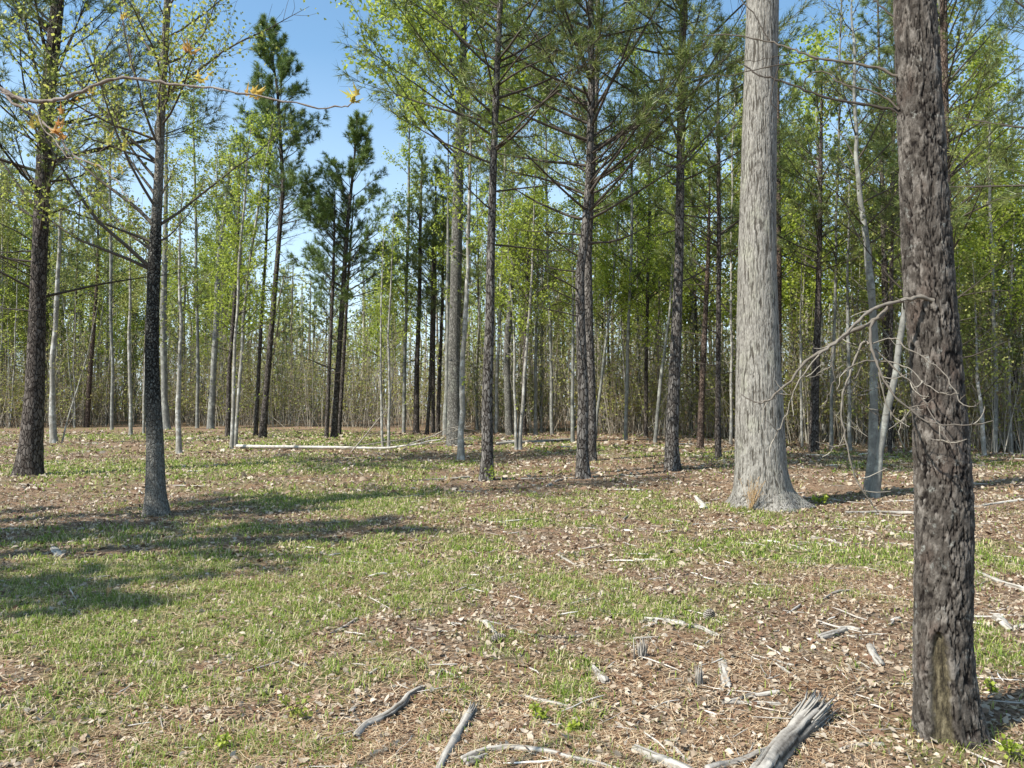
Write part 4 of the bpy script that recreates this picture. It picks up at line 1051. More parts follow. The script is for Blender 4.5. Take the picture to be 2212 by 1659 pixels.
# ------------------------------------------------------------------ maple branch hanging in from the left
b = np.array([-4.6, -1.0, hg(-4.6, -1.0)])
maple = empty("maple_tree", tuple(b)); tag(maple, "young maple whose curving branch with orange leaves reaches in from the left edge", "maple")
zz = np.linspace(-0.05, 5, 9)
Vt, q, at, C, R = bark_geo(np.stack([b[0] + 0 * zz, b[1] + 0 * zz, b[2] + zz], 1), np.linspace(.07, .02, 9), 16, .12, np.random.RandomState(2), None)
mk("trunk", Vt - b, quads=q, mat=MAT['grey_bark'], parent=maple, attrs=at, smooth=True)
zl = lambda L: Z(0, 0, L)
MB = [
 (zl([(-2600, -200), (-900, 300), (0, 560), (90, 630), (200, 660), (320, 660), (430, 630), (560, 575), (700, 520), (830, 497), (960, 512), (1080, 545), (1200, 565), (1400, 575), (1550, 605), (1800, 650), (2050, 697), (2212, 695), (2270, 670), (2310, 650)]), 20, 4, 2.4, 2.2),
 (zl([(-500, 350), (0, 560), (60, 650), (150, 705), (230, 750), (320, 840), (400, 900), (440, 970), (510, 1035), (600, 1060), (690, 1100), (740, 1160), (790, 1240), (840, 1310), (900, 1280)]), 13, 3, 2.5, 2.1),
 (zl([(0, 600), (150, 640), (240, 740), (300, 850), (370, 920), (410, 1000), (480, 1040)]), 6, 4, 2.35, 2.1),
 (zl([(500, 1020), (550, 1000), (620, 1000), (680, 955), (705, 930)]), 4, 2.5, 2.1, 2.1),
 (zl([(690, 1105), (740, 1060), (770, 1010), (800, 960)]), 3.5, 2.5, 2.1, 2.1),
 (zl([(420, 900), (480, 790), (570, 680), (610, 610)]), 4.5, 2.5, 2.1, 2.15),
 (zl([(870, 495), (850, 400), (830, 280), (805, 130)]), 4, 3, 2.3, 2.3),
 (zl([(1075, 530), (1120, 480), (1160, 400), (1185, 355)]), 4, 2.5, 2.3, 2.3),
 (zl([(1190, 575), (1260, 560), (1290, 520)]), 3, 2.5, 2.3, 2.3),
]
_p0, _p1 = on_plane(*zl([(-2600, -200)])[0], 2.4), on_plane(*zl([(-500, 350)])[0], 2.5)
for _p in (_p0, _p1):
    _g = Geo(); _q = arc(np.array([b[0], b[1], b[2] + 1.7]), _p - np.array([b[0], b[1], b[2] + 1.7]), 1, 2, np.random.RandomState(1), wob=0)
    _st = np.array([b[0], b[1], b[2] + 1.7]); _t = np.linspace(0, 1, 8)[:, None]
    _g.tube(_st + (_p - _st) * _t + np.array([0, 0, .12]) * np.sin(_t * math.pi), np.linspace(.022, .015, 8), 8, .5); _g.obj("branch", MAT['grey_bark'], maple, smooth=True, origin=np.array(maple.location))
MB = [(l, a * .72, b_ * .72, c_, d_) for (l, a, b_, c_, d_) in MB]
traced(maple, "branch", MB, None, MAT['maple_twig'], k=8)
def lobed():
    pts = [(0, 0)]
    for a, rr in ((-100, .45), (-78, .3), (-55, .75), (-30, .38), (0, 1), (30, .38), (55, .75), (78, .3), (100, .45)):
        pts.append((math.sin(math.radians(a)) * rr, math.cos(math.radians(a)) * rr * 0.9 + 0.15))
    v = [(x, y, 0.18 * abs(x) - 0.25 * y * y) for x, y in pts]
    t = [(0, i, i + 1) for i in range(1, 9)]
    return np.array(v), t
lv, lt = lobed()
rr_ = np.random.RandomState(4)
lobe_meshes = []
CL = [(1195, 330, 4, .052, .3, 2.3), (1320, 505, 3, .045, .75, 2.3), (1630, 600, 4, .048, .55, 2.3), (2300, 640, 5, .055, .85, 2.2), (385, 815, 5, .05, .2, 2.1), (215, 815, 3, .04, .7, 2.3),
      (705, 920, 3, .03, .95, 2.1), (800, 945, 3, .03, .95, 2.1), (800, 120, 3, .03, .6, 2.3), (780, 1100, 2, .025, .9, 2.1), (610, 600, 2, .025, .7, 2.15), (490, 650, 1, .02, .4, 2.1), (630, 1090, 1, .02, .7, 2.1)]
CL = [(a, b_, n + 3, c, d, e) for (a, b_, n, c, d, e) in CL]
for (zx, zy, n, s, tn, D) in CL:
    (p_,) = zl([(zx, zy)])
    c0 = on_plane(p_[0], p_[1], D)
    for i in range(n):
        if len(lobe_meshes) < 4 * 5 and True:
            o = mk("leaf", lv, tris=lt, mat=MAT['leaf_orange'], parent=maple, tint=np.full(len(lv), min(1, max(0, tn + rr_.uniform(-.15, .15)))))
        o.location = tuple(c0 - b + rr_.normal(size=3) * s * 0.22)
        s_ = s * rr_.uniform(.45, .8); o.scale = (s_ * rr_.uniform(.45, .8), s_, s_ * 1.6)
        o.rotation_euler = (rr_.uniform(1.7, 3.6), rr_.uniform(-.6, .6), rr_.uniform(0, 6.28))

# ------------------------------------------------------------------ fallen birch
def fallen():
    zc = lambda L: Z(0, 750, L); zd = lambda L: Z(1000, 750, L)
    P0 = ground_at(513, 968)
    D = P0[1]
    L = zc([(1535, 1240), (1600, 1248), (1700, 1262), (1850, 1272), (2050, 1280)]) + zd([(0, 1280), (150, 1265), (300, 1245), (420, 1228), (500, 1218), (560, 1200), (640, 1190)])
    dd = np.linspace(D, D * 0.92, len(L))
    P = np.array([on_plane(p[0], p[1], d) for p, d in zip(L, dd)])
    P[:, 2] = np.maximum(P[:, 2], hgt(P[:, 0], P[:, 1]) + .07)
    root = empty("fallen_tree", tuple(P[0])); tag(root, "white birch trunk lying across the grass, its bare twiggy top to the right", "fallen tree")
    w = np.array([9, 9, 8.5, 8, 7.5, 7, 6.5, 6, 5, 4, 3, 2]) / F * D / 2 * 0.82
    V, q, at, C, R = bark_geo_h(P, w)
    mk("trunk", V - P[0], quads=q, mat=MAT['white_log'], parent=root, smooth=True)
    r = np.random.RandomState(9)
    BR = [(zd([(60, 1275), (150, 1170), (230, 1070), (300, 990)]), 3.2, 1.5), (zd([(420, 1228), (520, 1190), (600, 1165), (680, 1120), (770, 1105)]), 3, 1.5),
          (zd([(165, 1270), (185, 1320), (178, 1385)]), 3.2, 2), (zd([(0, 1250), (150, 1225), (300, 1200), (420, 1190)]), 2, 1), (zd([(500, 1220), (620, 1212), (760, 1180), (850, 1190)]), 2.2, 1),
          (zd([(300, 1245), (380, 1290), (450, 1360), (520, 1400)]), 2, 1), (zd([(640, 1190), (700, 1150), (790, 1110), (840, 1100)]), 2, 1), (zd([(560, 1200), (600, 1270), (660, 1330)]), 1.8, 1)]
    for (l, a, e) in BR:
        g = Geo(); n = len(l)
        Q = np.array([on_plane(x, y, D * 0.93 + r.uniform(-.1, .1)) for x, y in l])
        s = np.linspace(0, 1, n); t = np.linspace(0, 1, n * 3)
        Q = np.stack([np.interp(t, s, Q[:, i]) for i in range(3)], 1)
        g.tube(Q, np.linspace(a, e, n * 3) / F * D / 2, 5, .7)
        for _ in range(9):
            p, d = along(Q, r.uniform(.3, 1))
            q2 = arc(p, unit(d + r.normal(size=3) * .7), r.uniform(.2, .7), 4, r, lift=0, wob=.2)
            q2[:, 2] = np.maximum(q2[:, 2], hgt(q2[:, 0], q2[:, 1]) + .01)
            g.tube(q2, np.linspace(.006, .003, 4), 3, .6)
        g.obj("branch", MAT['dead_twig'], root, origin=P[0])

def bark_geo_h(P, w, k=10, n=60):
    s = np.linspace(0, 1, len(P)); t = np.linspace(0, 1, n)
    C = np.stack([np.interp(t, s, P[:, a]) for a in range(3)], 1)
    C[1:-1] = (C[:-2] + 2 * C[1:-1] + C[2:]) / 4
    R = np.interp(t, s, w)
    g = Geo(); g.tube(C, R, k, .5); g.flush()
    return g.v[0], g.q[0], None, C, R
MAT['white_log'] = bark_smooth("white_birch_bark", (0.30, 0.28, 0.245), (0.52, 0.49, 0.44), fleck=(0.56, 0.54, 0.49), dark=(0.12, 0.10, 0.08), sc_=9)
fallen()

# ------------------------------------------------------------------ dead wood on the ground
def log(name, label, cat, L, w0, w1, lift=0.15, split_end=0, k=18, pale=0.0, seed=0, mid=None, rough=0.36, flat=1.0, group=None):
    r = np.random.RandomState(seed + 100)
    G = np.array([ground_at(x, y) for x, y in L])
    Dm = G[:, 1]
    n = max(22, len(L) * 12)
    s = np.linspace(0, 1, len(L)); t = np.linspace(0, 1, n)
    C = np.stack([np.interp(t, s, G[:, a]) for a in range(3)], 1)
    for _ in range(3): C[1:-1] = (C[:-2] + C[1:-1] + C[2:]) / 3
    ww = np.interp(t, [0, 1] if mid is None else [0, .5, 1], [w0, w1] if mid is None else [w0, mid, w1])
    R = ww / F * C[:, 1] / 2
    R = R * (1 + 0.12 * (vnoise(t * 9, t * 0 + seed) - .5))
    C[:, 2] = hgt(C[:, 0], C[:, 1]) + R * flat * (0.40 + lift)
    R[0] *= .35; R[-1] *= .35
    # cross-section with grain
    tan = unit(np.gradient(C, axis=0)); u = unit(np.cross(tan, np.array([0, 0, 1.0]))); w = np.cross(u, tan)
    th = np.arange(k) * 2 * math.pi / k
    TH, TT = np.meshgrid(th, t)
    wob_ = vnoise(TT * 14, TH * 2, k=3) * .8
    gr = fbm(np.cos(TH) * 3.5 + seed, np.sin(TH) * 3.5, TT * 3 + wob_, k=7, octs=3)
    RR = R[:, None] * (1 + rough * 2.2 * (gr - .5))
    V = C[:, None] + RR[:, :, None] * (u[:, None] * np.cos(TH)[:, :, None] + w[:, None] * (np.sin(TH) * flat)[:, :, None])
    i = np.arange(n - 1)[:, None] * k; j = np.arange(k)[None]; j2 = (j + 1) % k
    q = np.stack([i + j, i + j2, i + k + j2, i + k + j], -1).reshape(-1, 4)
    V = V.reshape(-1, 3); org = C[n // 2].copy()
    gg = np.clip((gr.ravel() - .5) * 2.2 + .5, 0, 1)
    if split_end:
        root = empty(name, tuple(org)); tag(root, label, cat, group)
        mk("body", V - org, quads=q, mat=MAT['log'], parent=root, tint=np.full(len(V), pale), attrs={"grain": gg}, smooth=True)
        d = unit(C[0] - C[3])
        vs, ts, c = [], [], 0
        for a in range(split_end):
            off = (u[1] * r.normal() + w[1] * r.normal()) * R[3] * .6
            p0 = C[3] + off * .9
            dirn = unit(d + unit(off) * r.uniform(.02, .30) + np.array([0, 0, .12]))
            ln = R[3] * r.uniform(1.2, 4.6); wd = R[3] * r.uniform(.06, .19)
            sd_ = unit(np.cross(dirn, r.normal(size=3))); s2 = np.cross(dirn, sd_)
            back = p0 - d * R[3] * 3
            quad = [back + sd_ * wd, back - sd_ * wd * .6 + s2 * wd * .6, back - sd_ * wd * .6 - s2 * wd * .6]
            mid_ = [x + (p0 - back) + dirn * ln * .4 for x in quad]
            tip = p0 + dirn * ln + r.normal(size=3) * wd * .6
            vs += quad + mid_ + [tip]
            for e in range(3):
                f = (e + 1) % 3
                ts += [(c + e, c + f, c + 3 + f), (c + e, c + 3 + f, c + 3 + e), (c + 3 + e, c + 3 + f, c + 6)]
            c += 7
        sv = np.array(vs)
        sv[:, 2] = np.maximum(sv[:, 2], hgt(sv[:, 0], sv[:, 1]) + .003)
        mk("splinters", sv - org, tris=ts, mat=MAT['log'], parent=root, tint=np.repeat(r.uniform(0, .8, split_end), 7), attrs={"grain": np.repeat(r.uniform(.3, .9, split_end), 7)})
        return root
    o = mk(name, V - org, quads=q, mat=MAT['log'], tint=np.full(len(V), pale), attrs={"grain": gg}, smooth=True, loc=tuple(org))
    return tag(o, label, cat, group)
cz = lambda L: Z(1000, 1500, L); rz = lambda L: Z(2000, 1500, L); lz = lambda L: Z(0, 1500, L); mz = lambda L: Z(1000, 750, L)
log("splintered_log", "large silver log at the bottom edge with a frayed splintered end", "log", rz([(870, 1345), (780, 1430), (690, 1520), (600, 1620), (540, 1720), (480, 1800)]), 40, 52, split_end=120, mid=46, seed=1, k=30)
log("splintered_branch", "long grey split piece running off the big frayed log along the bottom edge", "branch", rz([(620, 1540), (520, 1570), (400, 1620), (250, 1660), (150, 1700)]), 14, 22, seed=2, split_end=8)
log("curved_branch", "curved grey cracked branch with a dark underside lying bottom centre-left", "branch", cz([(585, 1138), (500, 1165), (440, 1205), (400, 1270), (330, 1325), (230, 1375), (160, 1400), (90, 1475)]), 8, 15, mid=18, seed=3, k=18, lift=.5)
log("splintered_branch", "grey splintered branch pointing up from the bottom edge, right of the curved branch", "branch", cz([(855, 1300), (800, 1390), (750, 1470), (700, 1560), (650, 1650), (620, 1720)]), 20, 17, mid=21, split_end=44, seed=4)
log("weathered_branch", "arched silver branch lying along the bottom edge at centre", "branch", cz([(780, 1625), (860, 1590), (950, 1560), (1080, 1545), (1200, 1555), (1350, 1570), (1500, 1610), (1700, 1655), (1850, 1700)]), 17, 12, mid=15, seed=5)
log("weathered_log", "short thick half rotten piece inside the arch of the bottom edge branch", "log", cz([(800, 1650), (880, 1620), (950, 1590)]), 22, 12, seed=6)
log("weathered_log", "pale straight log at the bottom edge between the arched branch and the frayed log", "log", cz([(1890, 1555), (2000, 1600), (2120, 1650), (2212, 1690), (2300, 1740)]), 20, 26, pale=.5, seed=7)
log("weathered_log", "thin pale stick above the pale straight log at the bottom edge", "stick", cz([(2100, 1490), (2180, 1560), (2240, 1620)]), 11, 8, pale=.5, seed=8)
log("weathered_stick", "bone white curved stick below the two dark green tufts at bottom centre", "stick", cz([(1150, 1190), (1230, 1215), (1330, 1245), (1420, 1262), (1495, 1282)]), 8, 10, pale=.7, mid=11, seed=9)
log("weathered_stick", "long thin arched stick beside the pine cone at centre", "stick", cz([(870, 710), (960, 715), (1060, 740), (1140, 775), (1220, 805), (1320, 812), (1440, 825), (1570, 800)]), 5, 7, seed=10, k=8)
log("weathered_chip", "white broken wood chip left of the pine cone at centre", "wood chip", cz([(930, 715), (970, 760), (1015, 810)]), 18, 8, pale=.8, flat=.5, seed=11)
log("weathered_chip", "grey splintered chip between the two dark green tufts at bottom centre", "wood chip", cz([(1630, 1010), (1670, 1060), (1720, 1120)]), 10, 20, split_end=9, seed=12)
log("weathered_branch", "grey branch behind the standing splintered stub", "branch", cz([(1960, 700), (2060, 712), (2140, 722), (2230, 740)]), 9, 13, seed=13, pale=.3)
log("weathered_stick", "short upright-leaning stick crossing the grey branch by the stub", "stick", cz([(2085, 645), (2060, 690), (2040, 725)]), 6, 6, seed=14, k=8)
log("weathered_stick", "pale stick on the leaf litter right of centre, uphill of the arched stick", "stick", cz([(1400, 285), (1460, 315), (1520, 350)]), 7, 4, pale=.6, seed=15, k=8)
log("weathered_stick", "small dark grey stick left of the arched stick at centre", "stick", cz([(705, 730), (745, 728), (785, 735)]), 7, 5, seed=16, k=8)
log("weathered_stick", "thin pale rod among the leaves left of the arched stick", "stick", cz([(470, 755), (560, 770), (690, 778)]), 4, 3, pale=.5, seed=17, k=8)
log("weathered_chip", "pair of pale chips left of bottom centre, below the thin pale rod", "wood chip", cz([(440, 880), (500, 910), (555, 945)]), 9, 6, pale=.6, seed=18, flat=.6)
log("weathered_stick", "short grey stick pointing to the curved branch from above", "stick", cz([(130, 1095), (180, 1060), (240, 1020)]), 6, 7, seed=19, k=8)
log("weathered_stick", "white thin stick beside the green tuft above the curved branch", "stick", cz([(240, 1010), (300, 1012), (380, 1018)]), 5, 4, pale=.8, seed=20, k=8)
log("weathered_chip", "pale oval bark chip at the left end of the curved branch", "wood chip", cz([(60, 1300), (90, 1265), (125, 1235)]), 12, 12, pale=.4, seed=21, flat=.5)
log("weathered_chip", "tiny pale chip under the oval bark chip", "wood chip", cz([(50, 1355), (85, 1352), (120, 1355)]), 9, 8, pale=.5, seed=22, flat=.6)
log("weathered_stick", "white stick crossing left of the splintered branch", "stick", cz([(640, 1295), (720, 1300), (800, 1320)]), 9, 7, pale=.6, seed=23)
log("weathered_stick", "grey stick end right of the bone white curved stick", "stick", cz([(1310, 1365), (1360, 1385), (1420, 1405)]), 8, 9, seed=24, k=8)
log("weathered_stick", "row of pale chips right of the thin pale rod near bottom centre", "wood chip", cz([(650, 1025), (730, 1060), (800, 1090)]), 7, 5, pale=.6, seed=25, flat=.6)
log("weathered_branch", "forked grey stick left of the frayed log, upper arm", "branch", rz([(270, 1235), (340, 1225), (420, 1200), (520, 1192), (630, 1178)]), 7, 11, seed=26)
log("weathered_branch", "forked grey stick left of the frayed log, lower arm", "branch", rz([(265, 1238), (380, 1245), (500, 1245), (640, 1255)]), 9, 8, seed=27)
log("weathered_stick", "arched pale stick right of the standing splintered stub", "stick", rz([(450, 930), (530, 950), (600, 965), (680, 990), (730, 1000)]), 6, 5, pale=.5, seed=28)
log("weathered_stick", "straight pale stick running down from the arched one right of the stub", "stick", rz([(600, 985), (660, 1030), (745, 1090)]), 6, 8, pale=.5, seed=29)
log("weathered_log", "short grey chunk of log in the middle right of the foreground", "log", rz([(885, 825), (960, 812), (1060, 780)]), 14, 16, mid=17, seed=30)
log("weathered_stick", "white curved stick resting on the short grey chunk of log", "stick", rz([(1020, 760), (1090, 757), (1150, 770)]), 9, 8, pale=.8, seed=31)
log("weathered_chip", "white chip just right of the short grey chunk of log", "wood chip", rz([(1065, 805), (1110, 815), (1160, 830)]), 9, 9, pale=.8, seed=32, flat=.5)
log("weathered_chip", "broken pale block with sharp edges left of the near right pine", "wood chip", rz([(1210, 880), (1240, 945), (1285, 1005)]), 14, 17, pale=.4, seed=33, split_end=5)
log("weathered_chip", "large bleached slab lying lengthwise right of the standing stub", "wood chip", rz([(260, 960), (265, 1040), (285, 1140)]), 16, 22, pale=.7, seed=34, flat=.4)
log("weathered_stick", "long bleached branch lying to the right behind the near right pine", "branch", rz([(1890, 390), (1980, 430), (2080, 475), (2230, 520)]), 7, 13, pale=.5, seed=35)
log("weathered_chip", "pale crumbling chunk at the right edge", "wood chip", rz([(2030, 690), (2080, 730), (2130, 770)]), 22, 14, pale=.6, seed=36, flat=.6)
log("weathered_chip", "small grey block at the right edge beside the crumbling chunk", "wood chip", rz([(2160, 765), (2190, 755), (2230, 745)]), 12, 12, seed=37)
log("weathered_stick", "pale stick in grass behind, left of the near right pine", "stick", rz([(820, 168), (900, 175), (980, 198), (1070, 222)]), 5, 6, pale=.5, seed=38, k=8)
log("weathered_branch", "rough pale bark strip between the frayed log and the near right pine", "branch", rz([(1020, 1555), (1100, 1530), (1200, 1515), (1310, 1515)]), 10, 9, pale=.4, seed=39)
log("weathered_stick", "thin stick running right from the foot of the near right pine", "stick", rz([(1920, 1200), (2040, 1222), (2230, 1248)]), 4, 5, seed=40, k=8)
log("weathered_stick", "small leaning twig above the frayed log's end", "stick", rz([(1105, 1210), (1130, 1170), (1160, 1130)]), 6, 4, seed=41, k=8)
log("weathered_stick", "bleached stick at the far left of the bottom right area", "stick", rz([(-10, 850), (60, 862), (140, 890)]), 7, 5, pale=.8, seed=42, k=8)
log("weathered_branch", "grey curled branch below the right hand pine cone", "branch", rz([(0, 740), (60, 745), (130, 760), (180, 790), (240, 812)]), 9, 8, pale=.3, seed=43)
log("weathered_log", "dark grey log lying between the broad pale trunk and the near right pine", "log", rz([(1050, 6), (1200, 8), (1380, 12), (1540, 16)]), 7, 8, seed=44, k=10)
log("weathered_stick", "dark grey stick at the left edge of the bare litter, above the curved branch", "stick", cz([(-70, 790), (20, 755), (110, 700)][::-1]), 8, 6, seed=45)
log("weathered_stick", "thin white stick in the grass left of bottom centre", "stick", lz([(1850, 968), (1900, 985), (1950, 1005)]), 6, 5, pale=.7, seed=46, k=8)
log("weathered_chip", "white chip on the shaded grass at the left", "wood chip", lz([(345, 235), (365, 260), (390, 290)]), 14, 20, pale=.9, seed=47, flat=.4)
log("weathered_stick", "long brown stick lying left from the foot of the straight flaky pine", "stick", mz([(455, 1458), (560, 1455), (700, 1448), (840, 1440)]), 4, 6, seed=48, k=8)
log("weathered_stick", "brown stick lying right from the foot of the straight flaky pine", "stick", mz([(1000, 1440), (1150, 1448), (1300, 1445), (1420, 1430)]), 4, 3, seed=49, k=8)
log("weathered_stick", "dark forked stick left of the front crossing pine", "stick", mz([(1330, 1500), (1390, 1465), (1470, 1440), (1520, 1445)]), 6, 3, seed=50, k=8)
log("weathered_chip", "white stick lying left of the blackish mossy trunk", "stick", Z(0, 750, [(880, 1510), (900, 1525), (922, 1545)]), 6, 4, pale=.9, seed=51, k=8)
log("weathered_branch", "dark brush pile log far off between the pale forked pair and crossing pines", "log", mz([(1000, 1225), (1150, 1215), (1300, 1205), (1500, 1195)]), 8, 6, seed=52, k=8)
log("weathered_chip", "splintered white wood at the left foot of the broad pale trunk", "wood chip", Z(2000, 750, [(85, 1560), (115, 1600), (140, 1640)]), 9, 17, pale=.9, seed=53, flat=.5)
log("weathered_stick", "pale stick on the straw right of the broad pale trunk", "stick", Z(2000, 750, [(1880, 1632), (2000, 1612), (2212, 1585)]), 4, 6, pale=.3, seed=54, k=8)

# broken stub with splinters standing upright
def stub(L, label, h, wpx, seed):
    r = np.random.RandomState(seed); p = ground_at(*L)
    W = wpx / F * p[1] / 2
    vs, ts, c = [], [], 0
    for a in range(30):
        off = r.normal(size=3) * W * .45; off[2] = 0
        p0 = p + off; ln = h * r.uniform(.45, 1.05); wd = W * r.uniform(.07, .2)
        tip = p0 + np.array([r.normal() * .12 * ln, r.normal() * .12 * ln, ln])
        an = r.uniform(0, 6.28)
        q = [p0 + wd * np.array([math.cos(an + t), math.sin(an + t), 0]) - np.array([0, 0, .03]) for t in (0, 2.1, 4.2)]
        m = [x + (tip - p0) * .6 for x in q]
        vs += q + m + [tip]
        for e in range(3):
            f = (e + 1) % 3
            ts += [(c + e, c + f, c + 3 + f), (c + e, c + 3 + f, c + 3 + e), (c + 3 + e, c + 3 + f, c + 6)]
        c += 7
    o = mk("broken_stub", np.array(vs) - p, tris=ts, mat=MAT['log'], tint=np.repeat(r.uniform(0, .3, 30), 7), attrs={"grain": np.repeat(r.uniform(.1, .7, 30), 7)}, loc=tuple(p))
    tag(o, label, "stump")
stub(cz([(1950, 950)])[0], "splintered stub standing upright in the litter, larger of two, centre right", .17, 26, 3)
stub(rz([(110, 1130)])[0], "dark splintered stub standing upright in the litter, nearer and thinner of two", .15, 20, 4)

# pine cones
def cone(L, wpx, hpx, label, seed, lying):
    r = np.random.RandomState(seed); p = ground_at(*L); Ln = max(wpx, hpx) / F * p[1]; Rr = min(wpx, hpx) / F * p[1] / 2 * 1.05
    root = empty("pine_cone", (p[0], p[1], p[2] + Rr * .8)); tag(root, label, "pine cone")
    if lying: root.rotation_euler = (0, math.radians(80), math.radians(seed * 37 % 50 - 25))
    else: root.rotation_euler = (.5, .4, 0)
    g = Geo(); zz = np.linspace(-Ln / 2, Ln / 2, 10); prof = np.sqrt(np.clip(1 - (zz / (Ln * .52)) ** 2, 0.02, 1)) * Rr * .7
    g.tube(np.stack([zz * 0, zz * 0, zz], 1), prof, 10, .1); g.obj("core", MAT['twig'], root, smooth=True)
    v, t, n = [], [], 0
    for i in range(90):
        f = i / 89; z = -Ln / 2 + Ln * f; a = i * 2.39996
        R0 = Rr * math.sqrt(max(.03, 1 - ((f - .45) / .56) ** 2))
        er = np.array([math.cos(a), math.sin(a), 0]); et = np.array([-math.sin(a), math.cos(a), 0]); w = Rr * .24
        tip = er * R0 + np.array([0, 0, z + Rr * .18])
        v += [er * R0 * .45 + np.array([0, 0, z]), tip + et * w - er * R0 * .12, tip, tip - et * w - er * R0 * .12, tip + np.array([0, 0, .1 * Rr]) - er * R0 * .3]
        t += [(n, n + 1, n + 2), (n, n + 2, n + 3), (n + 4, n + 2, n + 1), (n + 4, n + 3, n + 2)]; n += 5
    mk("scales", v, tris=t, mat=MAT['chips'], parent=root, tint=np.tile([.0, .12, .42, .12, .0], 90))
cone(cz([(1012, 842)])[0], 32, 20, "pine cone lying on its side at centre beside the arched stick", 1, True)
cone(rz([(170, 700)])[0], 25, 24, "dark round pine cone right of centre above the curled grey branch", 2, False)

# dry weed at the oak's foot, small green seedlings, thin standing twigs
def weed(L, label, hpx, mat, n, seed, spread=.5, leaf=None, name="dry_weed", cat="dry weed", ls=.03):
    r = np.random.RandomState(seed); p = ground_at(*L); h = hpx / F * p[1]
    g = Geo(); pts = []
    for i in range(n):
        d = unit(np.array([r.normal() * spread * .5 + .12, r.normal() * spread * .5, 1]))
        q = arc(p + r.normal(size=3) * np.array([.15, .15, 0]) * h * .5 * spread, d, h * r.uniform(.5, 1.1), 5, r, lift=-.25, wob=.08)
        g.tube(q, np.linspace(.0035, .0015, 5), 3, r.uniform(.2, 1))
        for _ in range(5):
            a, dd = along(q, r.uniform(.45, 1)); q2 = arc(a, unit(dd + r.normal(size=3) * .5), h * .14, 3, r)
            g.tube(q2, [.002, .002, .001], 3, r.uniform(.3, 1)); pts.append(q2)
    if leaf:
        root = empty(name, tuple(p)); tag(root, label, cat)
        g.obj("stem", mat, root, origin=p)
        P = np.concatenate(pts); V, T, c = leaves(P + r.normal(size=(len(P), 3)) * .008, ls, r)
        mk("foliage", V - p, tris=T, mat=MAT[leaf], parent=root, tint=c)
    else:
        o = g.obj(name, mat, None, origin=p, loc=tuple(p)); tag(o, label, cat)
weed((1622, 1102), "orange-tan dry weed clump in front of the broad pale trunk's foot", 68, MAT['dry'], 26, 1, .45)
weed((232, 1290), "small orange dead stalk in the sunlit grass at left", 30, MAT['dry'], 5, 2, .3)
weed((90, 1140), "dark dead stems in the shaded grass at the far left", 42, MAT['twig'], 14, 3, .9)
weed((965, 1045), "pale dry grass tuft on the straw left of the straight flaky pine", 22, MAT['dry'], 12, 12, 1.0)
weed((2188, 1070), "pale dry grass tuft near the right edge", 26, MAT['dry'], 10, 13, .9)
weed((1062, 1052), "little green sprout at the foot of the straight flaky pine", 46, MAT['twig'], 4, 4, .6, 'leaf', "seedling", "seedling", .045)
weed((1772, 1090), "low leafy green seedling right of the broad pale trunk", 24, MAT['twig'], 5, 5, 1.0, 'leaf', "seedling", "seedling", .05)
weed((1165, 1560), "small green seedling above the arched bottom edge branch", 36, MAT['twig'], 4, 6, .8, 'leaf', "seedling", "seedling", .025)
weed((1235, 1580), "second green seedling right of the one above the arched branch", 34, MAT['twig'], 3, 7, .8, 'leaf', "seedling", "seedling", .025)
weed((640, 1560), "yellow seedling at the bottom left of the litter", 60, MAT['twig'], 4, 8, .6, 'leaf_yellow', "seedling", "seedling", .03)
weed((2190, 1650), "green seedling in the bottom right corner", 60, MAT['twig'], 5, 9, .7, 'leaf', "seedling", "seedling", .025)
weed((1921, 1540), "thin dark upright twig standing left of the near right pine", 62, MAT['twig'], 1, 10, .1, None, "upright_twig", "twig")
weed((575, 1062), "bare brown shrublet under the fallen birch", 90, MAT['twig'], 5, 11, 1.1, None, "bare_shrub", "shrub")
weed((470, 1620), "bright green seedling at the bottom edge, left", 44, MAT['twig'], 5, 14, .9, 'leaf', "seedling", "seedling", .022)
weed((2140, 1500), "light green leafy sprout right of the near right pine's foot", 40, MAT['twig'], 5, 15, .9, 'leaf', "seedling", "seedling", .025)

# ------------------------------------------------------------------ woods behind
EDGE_X = [-400, 0, 400, 800, 1100, 1400, 1700, 1900, 2212, 2700]
EDGE_Y = [930, 926, 922, 926, 934, 944, 958, 968, 982, 990]
def edge_dist(px):
    y = float(np.interp(px, EDGE_X, EDGE_Y))
    return ground_at(min(max(px, -300), 2500), y)[1]
ED = np.array([(x, edge_dist(x)) for x in np.linspace(-700, 2900, 25)])
def edge_at(x, y):
    px = 1106 + F * x / y
    return np.interp(px, ED[:, 0], ED[:, 1])

